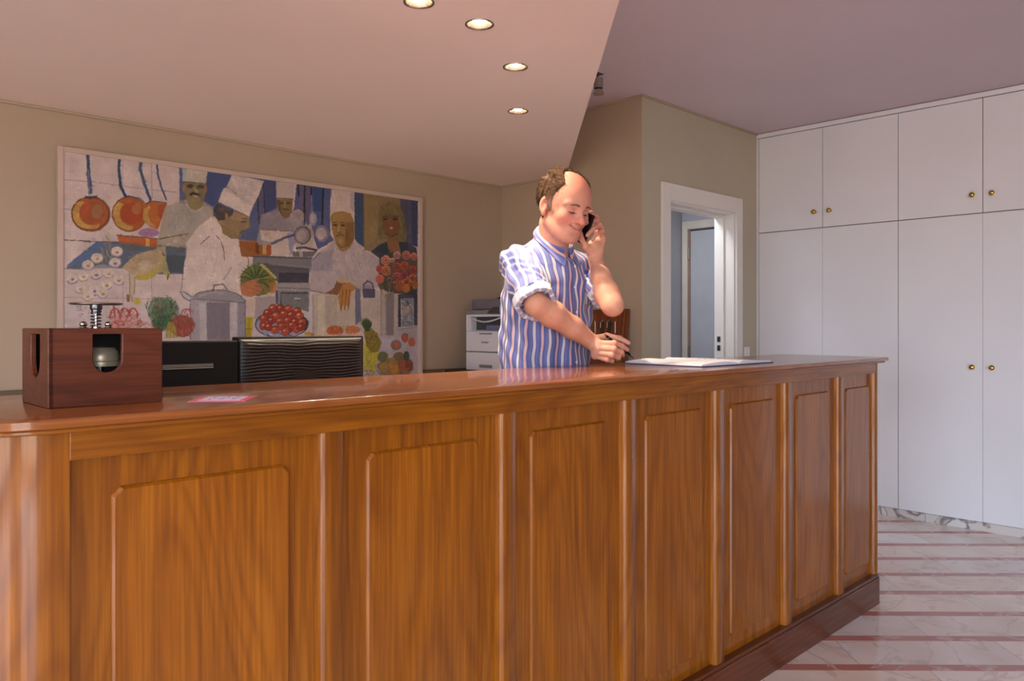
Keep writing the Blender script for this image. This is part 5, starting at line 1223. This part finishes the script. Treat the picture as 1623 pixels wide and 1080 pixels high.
# a sparse fringe on the skin beyond the hairline
th_ = rs_.uniform(0, 1, 900); ex = base_p[rs_.choice(len(base_p), 900)].copy(); ex[:,1] += rs_.uniform(.0, .022, 900)
for _ in range(4): ex = ex-head_n(ex)*head_core(ex)[:, None]
ex = ex[(ex[:,2] > -.02)]; ne = head_n(ex)
allp = np.concatenate([base_p, ex]); alln = np.concatenate([nrm, ne]); sparse = np.concatenate([np.zeros(len(base_p)), np.ones(len(ex))])
for p0, n0, sp_ in zip(allp, alln, sparse):
    back = A3(.10*rs_.normal(), -.75, -.75 if p0[2] < .09 else -.15)+rs_.normal(0, .25, 3)
    if p0[2] > .10: back = back+A3(-.3, .25, .2)
    tdir = back-n0*(back@n0); tdir /= np.linalg.norm(tdir)+1e-9
    L_ = rs_.uniform(.008, .020)*(.7 if sp_ else 1); lf = rs_.uniform(.08, .38)*(1.6 if p0[2] > .105 else 1)
    pts = [p0-n0*.0015, p0+tdir*L_*.45+n0*L_*lf*.6, p0+tdir*L_+n0*L_*lf*.75-n0*L_*.12]
    sdv = np.cross(tdir, n0)*.00055; k0 = len(SV)
    for q, w_ in zip(pts, (1, .9, .15)): SV.append(hw(*(q+sdv*w_))); SV.append(hw(*(q-sdv*w_))); SV.append(hw(*(q+n0*.0006*w_)))
    for i in (0, 3):
        for a_, b_ in ((0, 1), (1, 2), (2, 0)): SF.append((k0+i+a_, k0+i+b_, k0+i+3+b_, k0+i+3+a_))
    g_s = np.clip((.055-p0[2])/.05, 0, 1)*np.clip((p0[1]+.03)/.04, 0, 1)
    c_ = (np.array((78,56,40.))*(1-g_s)+np.array((140,116,100.))*g_s)*rs_.uniform(.6, 1.35)
    if p0[2] > .095: c_ = c_*.6+np.array((112,80,48.))*.4*rs_.uniform(.7, 1.3)
    SC += [c_]*9
man_mesh('hair_strands', np.array(SV), np.array(SF), M_HAIR, hair_o, lin(np.clip(np.array(SC), 0, 255)))

# --- shirt
TL = A3(.70, .714, 0); TF = A3(.714, -.70, 0)
TZ = [.80, 1.00, 1.15, 1.30, 1.40, 1.46, 1.51, 1.56]
TA = [.125,.125,.126,.130,.136,.142,.148,.152]; TD = [2.925,2.918,2.912,2.900,2.892,2.885,2.878,2.872]
TW = [.212,.200,.195,.198,.196,.180,.120,.074]; TDp = [.143,.140,.139,.139,.130,.112,.088,.070]
NC = A3(.158, 2.856, 1.556); nax = A3(0,0,1)*math.cos(math.radians(36))+A3(.714,-.70,0)*math.sin(math.radians(36))
ce1 = TF-nax*(TF@nax); ce1 /= np.linalg.norm(ce1); ce2 = np.cross(nax, ce1)     # ce1 points to the front
if ce2@TL < 0: ce2 = -ce2
def torso_par(P):
    z = P[:,2]; cx_ = np.interp(z, TZ, TA); cy_ = np.interp(z, TZ, TD); w_ = np.interp(z, TZ, TW); d_ = np.interp(z, TZ, TDp)
    x = P[:,0]-cx_; y = P[:,1]-cy_; u = x*TL[0]+y*TL[1]; v = x*TF[0]+y*TF[1]
    return u, v, w_, d_, (np.arctan2(v/d_, u/w_)+math.pi/2) % (2*math.pi)-math.pi/2
def folds(P, amp=1.0):
    x, y, z = P[:,0], P[:,1], P[:,2]
    return amp*(.0030*np.sin(z*34+x*30+2.2*np.sin(y*13+z*5))+.0024*np.sin(x*62-z*26+1.7*np.sin(z*17))+.0016*np.sin(z*80+x*50-y*40+2*np.sin(x*21)))
def shirt_core(P):
    u, v, w_, d_, phi = torso_par(P)
    k0 = np.sqrt((u/w_)**2+(v/d_)**2); k1 = np.sqrt((u/w_**2)**2+(v/d_**2)**2)+1e-6; d = k0*(k0-1)/k1
    d = smax(d, .83-P[:,2], .01)
    d = smin(d, cap(P, A3(.135,2.885,1.490), SR+A3(.012,.004,.004), .062, .068), .035)
    d = smin(d, cap(P, A3(.165,2.895,1.490), SL+A3(-.020,-.010,.002), .060, .060), .035)
    d = smax(d, (P-NC)@nax+.022, .012)
    return d
def shirt_f(P):
    d = shirt_core(P); u, v, w_, d_, phi = torso_par(P)
    drape = .0048*np.sin(phi*13+1.2*np.sin(P[:,2]*7))*np.clip((1.42-P[:,2])/.2, 0, 1)
    d = d+folds(P, 1.15)+drape
    # button placket ridge down the front
    return d
def sleeve_uv(P, a, b):
    ax = (b-a)/np.linalg.norm(b-a); q = P-a; t = q@ax; r_ = q-t[:, None]*ax
    e1 = np.cross(ax, A3(0,0,1)); e1 /= np.linalg.norm(e1); e2 = np.cross(ax, e1); return t, np.arctan2(r_@e2, r_@e1), np.linalg.norm(r_, axis=1)
def stripe_t(P):
    u, v, w_, d_, phi = torso_par(P); k_ = np.clip((P[:,2]-1.30)/.14, 0, 1)*np.clip(v/.03, 0, 1); k_ = k_*k_*(3-2*k_)
    return arc_of(phi)*(1-k_)+(arc_of(math.pi/2)-u)*k_
ph_ = np.linspace(-np.pi/2, 1.5*np.pi, 721); al_ = np.concatenate([[0], np.cumsum(np.hypot(.197*np.diff(np.cos(ph_)), .150*np.diff(np.sin(ph_))))])
def arc_of(phi): return np.interp(phi, ph_, al_)
def shirt_mat(name, off=0.0, pale=0):
    m, n, l, b = new_mat(name); at_ = n.new('ShaderNodeAttribute'); at_.attribute_name = 'su'
    fr_ = n.new('ShaderNodeMath'); fr_.operation = 'FRACT'; sc_ = n.new('ShaderNodeMath'); sc_.operation = 'MULTIPLY_ADD'; sc_.inputs[1].default_value = 1/.058; sc_.inputs[2].default_value = 20+off
    l.new(at_.outputs['Fac'], sc_.inputs[0]); l.new(sc_.outputs[0], fr_.inputs[0])
    r = n.new('ShaderNodeValToRGB'); r.color_ramp.interpolation = 'CONSTANT'; e = r.color_ramp.elements
    BL = rgb(98,103,160); B2 = rgb(78,82,138); WH = rgb(208,202,202); PK = rgb(212,158,150); LG = rgb(122,126,170)
    if pale: BL = rgb(150,150,178); B2 = rgb(160,158,180); WH = rgb(214,208,206); PK = rgb(212,176,166); LG = rgb(176,172,190)
    seq = [(0,BL),(.05,B2),(.08,BL),(.20,LG),(.23,BL),(.325,B2),(.34,WH),(.51,B2),(.525,BL),(.60,LG),(.63,BL),(.74,B2),(.78,BL),(.835,WH),(.855,PK),(.955,WH),(.975,B2)]
    e[0].position = 0; e[0].color = BL; e[1].position = seq[1][0]; e[1].color = seq[1][1]
    for p_, c_ in seq[2:]: k_ = e.new(p_); k_.color = c_
    l.new(fr_.outputs[0], r.inputs[0]); l.new(r.outputs[0], b.inputs['Base Color']); b.inputs['Roughness'].default_value = .8
    b.inputs['Sheen Weight'].default_value = .15
    tcn = n.new('ShaderNodeTexCoord'); no = n.new('ShaderNodeTexNoise'); no.inputs['Scale'].default_value = 700; l.new(tcn.outputs['Object'], no.inputs['Vector'])
    bp = n.new('ShaderNodeBump'); bp.inputs['Strength'].default_value = .25; bp.inputs['Distance'].default_value = .0006; l.new(no.outputs[0], bp.inputs['Height']); l.new(bp.outputs[0], b.inputs['Normal'])
    return m
M_SHIRT = shirt_mat('striped_shirt'); M_CUFF = shirt_mat('turned_cuff', .2, 1)
vs, fs = polygonize(shirt_f, (-.12, 2.62, .80), (.42, 3.14, 1.62), .0042)
su = stripe_t(vs)+.0022*np.sin(vs[:,2]*26+vs[:,0]*9)+.0015*np.sin(vs[:,2]*60)
man_mesh('shirt', vs, fs, M_SHIRT, man, attrs={'su': su})
# sleeves
def mk_sleeve(a, b, t0, t1, r0, r1, puff, name):
    L = np.linalg.norm(b-a); ax = (b-a)/L
    def f(P):
        d = cap(P, a-ax*.004, a+ax*L*1.1, r0, r1); t = (P-a)@ax
        d = d+folds(P, 1.5)+puff*.003*np.sin(t*110+3*np.sin((P@A3(40,25,33))))
        return smax(d, t-t1, .006)
    lo_ = np.minimum(a, b)-.12; hi_ = np.maximum(a, b)+.12
    v_, f_ = polygonize(f, lo_, hi_, .0036); t, ph2, rr = sleeve_uv(v_, a, b)
    return man_mesh(name, v_, f_, M_SHIRT, man, attrs={'su': ph2*.062+.003*np.sin(t*50)})
tR = np.linalg.norm(ER-SR); tL = np.linalg.norm(EL-SL)
mk_sleeve(SR, ER, 0, tR*.90, .0745, .0640, 1.0, 'sleeve'); mk_sleeve(SL, EL, 0, tL*.70, .0560, .0480, 1.0, 'sleeve')
def mk_cuff(a, b, t0, t1, r):
    ax = (b-a)/np.linalg.norm(b-a)
    def f(P):
        t, ph2, rr = sleeve_uv(P, a, b); tm = (t0+t1)/2; hw_ = (t1-t0)/2
        rr = rr - .0022*np.sin(ph2*3+1)-.0012*np.sin(ph2*8)
        q = np.stack([np.abs(rr-r)-.004, np.abs(t-tm+.004*np.sin(ph2*2))-hw_+.004], 1)
        return np.linalg.norm(np.maximum(q, 0), axis=1)+np.minimum(q.max(1), 0)-.0045
    c_ = a+ax*(t0+t1)/2; v_, f_ = polygonize(f, c_-.11, c_+.11, .0032); t, ph2, rr = sleeve_uv(v_, a, b)
    return man_mesh('cuff', v_, f_, M_CUFF, man, attrs={'su': ph2*.066})
mk_cuff(SR, ER, tR*.82, tR*.82+.047, .0620); mk_cuff(SL, EL, tL*.64, tL*.64+.040, .0455)
# collar: band round the neck and two folded leaves
def ring_pt(t, r, h, wx=1.0): return NC+ce1*math.cos(t)*r*1.02+ce2*math.sin(t)*r*wx+nax*h
def strip(rows, th=.0022):
    # rows: list of list of points; builds a thin two sided sheet
    R_ = np.array(rows); nr, nc = R_.shape[:2]; dn = np.zeros_like(R_)
    du = np.gradient(R_, axis=1); dv = np.gradient(R_, axis=0); nn = np.cross(du, dv); nn /= np.linalg.norm(nn, axis=2, keepdims=True)+1e-9
    V_ = np.concatenate([(R_+nn*th/2).reshape(-1, 3), (R_-nn*th/2).reshape(-1, 3)]); o_ = nr*nc; F_ = []
    for i in range(nr-1):
        for j in range(nc-1):
            a = i*nc+j; F_.append((a, a+1, a+nc+1, a+nc)); F_.append((o_+a, o_+a+nc, o_+a+nc+1, o_+a+1))
    for i in range(nr-1):
        for j in (0, nc-1): a = i*nc+j; F_.append((a, a+nc, a+nc+o_, a+o_))
    for j in range(nc-1):
        for i in (0, nr-1): a = i*nc+j; F_.append((a, a+1, a+1+o_, a+o_))
    return V_, np.array(F_)
T_ = np.linspace(.16, 2*np.pi-.16, 72)
rows = []
for k_ in range(5):
    s = k_/4; rows.append([ring_pt(t, .071-.006*s, -.030+.046*s+.012*(-math.cos(t))*.9, .98) for t in T_])
V_, F_ = strip(rows); man_mesh('collar_band', V_, F_, M_SHIRT, man, attrs={'su': np.tile(np.concatenate([T_*.07]*5), 2)})
rows = []
for k_ in range(8):
    s = k_/7; row = []
    for t in T_:
        fr0 = max(0, math.cos(t)); dd = .036+.030*fr0**5            # leaf is longer at its points
        out = .0665+.016*math.sin(s*math.pi/2)+.020*s*fr0**4
        h = .0165+.0108*(-math.cos(t))-dd*s*1.0+.0025*math.sin(s*math.pi)
        tt = t+(-1 if t > np.pi else 1)*.20*s*fr0**3
        row.append(ring_pt(tt, out, h, .99))
    row = np.array(row)
    for _ in range(6):
        f_ = shirt_f(row); row = row+(nax*.6+ (row-NC)/np.linalg.norm(row-NC, axis=1, keepdims=True)*.6)*np.maximum(.004-f_, 0)[:, None]
    rows.append(row)
V_, F_ = strip(rows); man_mesh('collar', V_, F_, M_SHIRT, man, attrs={'su': np.tile(np.concatenate([np.full(72, .066*.5+k_*.006) for k_ in range(8)])+np.concatenate([T_*.0]*8), 2)})
# project (phi, z) onto the shirt surface
def on_shirt(phi, z, lift):
    phi = np.asarray(phi, float).ravel(); z = np.asarray(z, float).ravel()
    cx_ = np.interp(z, TZ, TA); cy_ = np.interp(z, TZ, TD); w_ = np.interp(z, TZ, TW); d_ = np.interp(z, TZ, TDp)
    dr = (np.cos(phi)*w_)[:, None]*TL+(np.sin(phi)*d_)[:, None]*TF; R0 = np.linalg.norm(dr, axis=1); dr = dr/R0[:, None]
    c_ = np.stack([cx_, cy_, z], 1); r_ = R0+.10
    for _ in range(30): P = c_+dr*r_[:, None]; r_ = r_-shirt_f(P)*.7
    return c_+dr*(r_+lift)[:, None]
def patch(name, ph0, ph1, z0, z1, lift, th, mat, nu=16, nv=30, suoff=0, taper=0, slant=0):
    rows = []; sus = []
    for i in range(nv+1):
        z = z0+(z1-z0)*i/nv; pp = np.linspace(ph0, ph1, nu+1)+slant*(z-z0); e_ = 1
        if taper and i/nv < .18: mid_ = (ph0+ph1)/2; pp = mid_+(pp-mid_)*(.80+.20*(i/nv/.18)**.5)
        rows.append(on_shirt(pp, np.full(nu+1, z), lift)); sus.append(arc_of(pp)+suoff)
    V_, F_ = strip(rows, th); return man_mesh(name, V_, F_, mat, man, attrs={'su': np.tile(np.concatenate(sus), 2)})
phF = math.pi/2
patch('placket', phF-.085, phF+.085, .90, 1.475, .0022, .0022, M_SHIRT, 8, 90, .004)
pk = patch('pocket', phF-.74, phF-.30, 1.318, 1.428, .0040, .0030, M_SHIRT, 18, 22, .002, taper=1)
M_BTN = plain('pearl_button', rgb(226,222,226), .25, noise=.01)
for z in (1.02, 1.11, 1.20, 1.29, 1.38, 1.455):
    c_ = on_shirt([phF], [z], .0042)[0]; c2_ = on_shirt([phF], [z], .01)[0]
    LMB().lathe([(0,0),(.0052,0),(.0056,.001),(.0045,.0018),(0,.0014)], tuple(c_), 16, tuple(c2_-c_)).build('button', M_BTN, man, auto=40)
# trousers, belt, shoes
def trs(P):
    d = ell3(P, A3(.126,2.925,.93), (.19,.155,.13), np.stack([TL, TF, A3(0,0,1)])); d = smax(d, P[:,2]-1.0, .01)
    for s in (-1, 1):
        hip = A3(.125+s*.065, 2.93+s*.065, .90); knee = A3(.13+s*.075, 2.92+s*.075, .50); ank = A3(.135+s*.08, 2.945+s*.08, .07)
        d = smin(d, chain(P, [hip, knee, ank], [.098,.078,.062], .02), .03)
    return smax(d+folds(P, .8), .035-P[:,2], .004)
vs, fs = polygonize(trs, (-.16,2.66,.0), (.42,3.20,1.04), .008); man_mesh('trousers', vs, fs, plain('dark_trousers', rgb(52,54,66), .85, nscale=40), man)
for s in (-1, 1):
    ank = A3(.135+s*.08, 2.945+s*.08, .05)
    def sh(P): 
        d = chain(P, [ank+A3(0,0,.03), ank+TF*.05+A3(0,0,.0), ank+TF*.17-A3(0,0,.012)], [.045,.045,.036], .02); return smax(d, .002-P[:,2], .004)
    vs, fs = polygonize(sh, ank-A3(.22,.28,.052), ank+A3(.28,.15,.12), .006); man_mesh('shoe', vs, fs, plain('black_shoe_leather', rgb(24,22,22), .3), man)

# --- pen in the right hand, phone at the ear
pe0, pe1 = Q(958.5, 530.5, 2.742), Q(1007, 569.5, 2.815); pax = (pe1-pe0)/np.linalg.norm(pe1-pe0); PLn = np.linalg.norm(pe1-pe0)
pen = thing('ballpoint_pen', tuple(to_world(pe1)), 'black ballpoint pen with chrome tip held in the right hand over the register', 'pen')
LMB().lathe([(.0036,.008),(.0044,.012),(.0046,PLn*.5),(.0042,PLn-.030)], tuple(pe0), 20, tuple(pax)).build('barrel', M_BLACKG, pen, auto=40)
LMB().lathe([(.0044,PLn-.030),(.0036,PLn-.018),(.0014,PLn-.004),(.0005,PLn)], tuple(pe0), 20, tuple(pax)).build('tip', M_CHROME, pen, auto=40)
LMB().lathe([(.0,.0),(.0022,.0),(.0026,.004),(.0026,.008)], tuple(pe0), 16, tuple(pax)).lathe([(.0047,.018),(.0049,.019),(.0049,.022),(.0047,.023)], tuple(pe0), 20, tuple(pax)).build('push_button', M_CHROME, pen, auto=40)
up_ = np.cross(pax, A3(1,.2,0)); up_ /= np.linalg.norm(up_); up_ = up_*np.sign(up_[2] if abs(up_[2]) > .1 else 1)
LMB().tube([pe0+pax*.010+up_*.0045, pe0+pax*.012+up_*.0068, pe0+pax*.045+up_*.0062], .0010, 6).build('clip', M_CHROME, pen, smooth=True)
phu = (HU*.93+HF*.10); phu /= np.linalg.norm(phu)
PHC = Q(927.0, 362, 2.826); pn = HL-phu*(HL@phu); pn /= np.linalg.norm(pn); pf = np.cross(phu, pn); pf = pf if pf@HF > 0 else -pf
phone = thing('mobile_phone', tuple(to_world(PHC)), 'dark mobile phone held to the ear of the man', 'phone')
LMB().obox(PHC, pf, phu, pn, .026, .056, .0055).build('phone_case', M_BLACK, phone, bevel=.003, seg=3)
LMB().obox(PHC-pn*.0057, pf, phu, pn, .022, .042, .0004).build('phone_screen', M_BLACKG, phone)
LMB().tube([on_shirt([phF-.40],[1.424],.006)[0], on_shirt([phF-.40],[1.446],.007)[0]], .003, 8).build('pocket_pen_cap', plain('blue_plastic', rgb(40,60,170), .3), man)
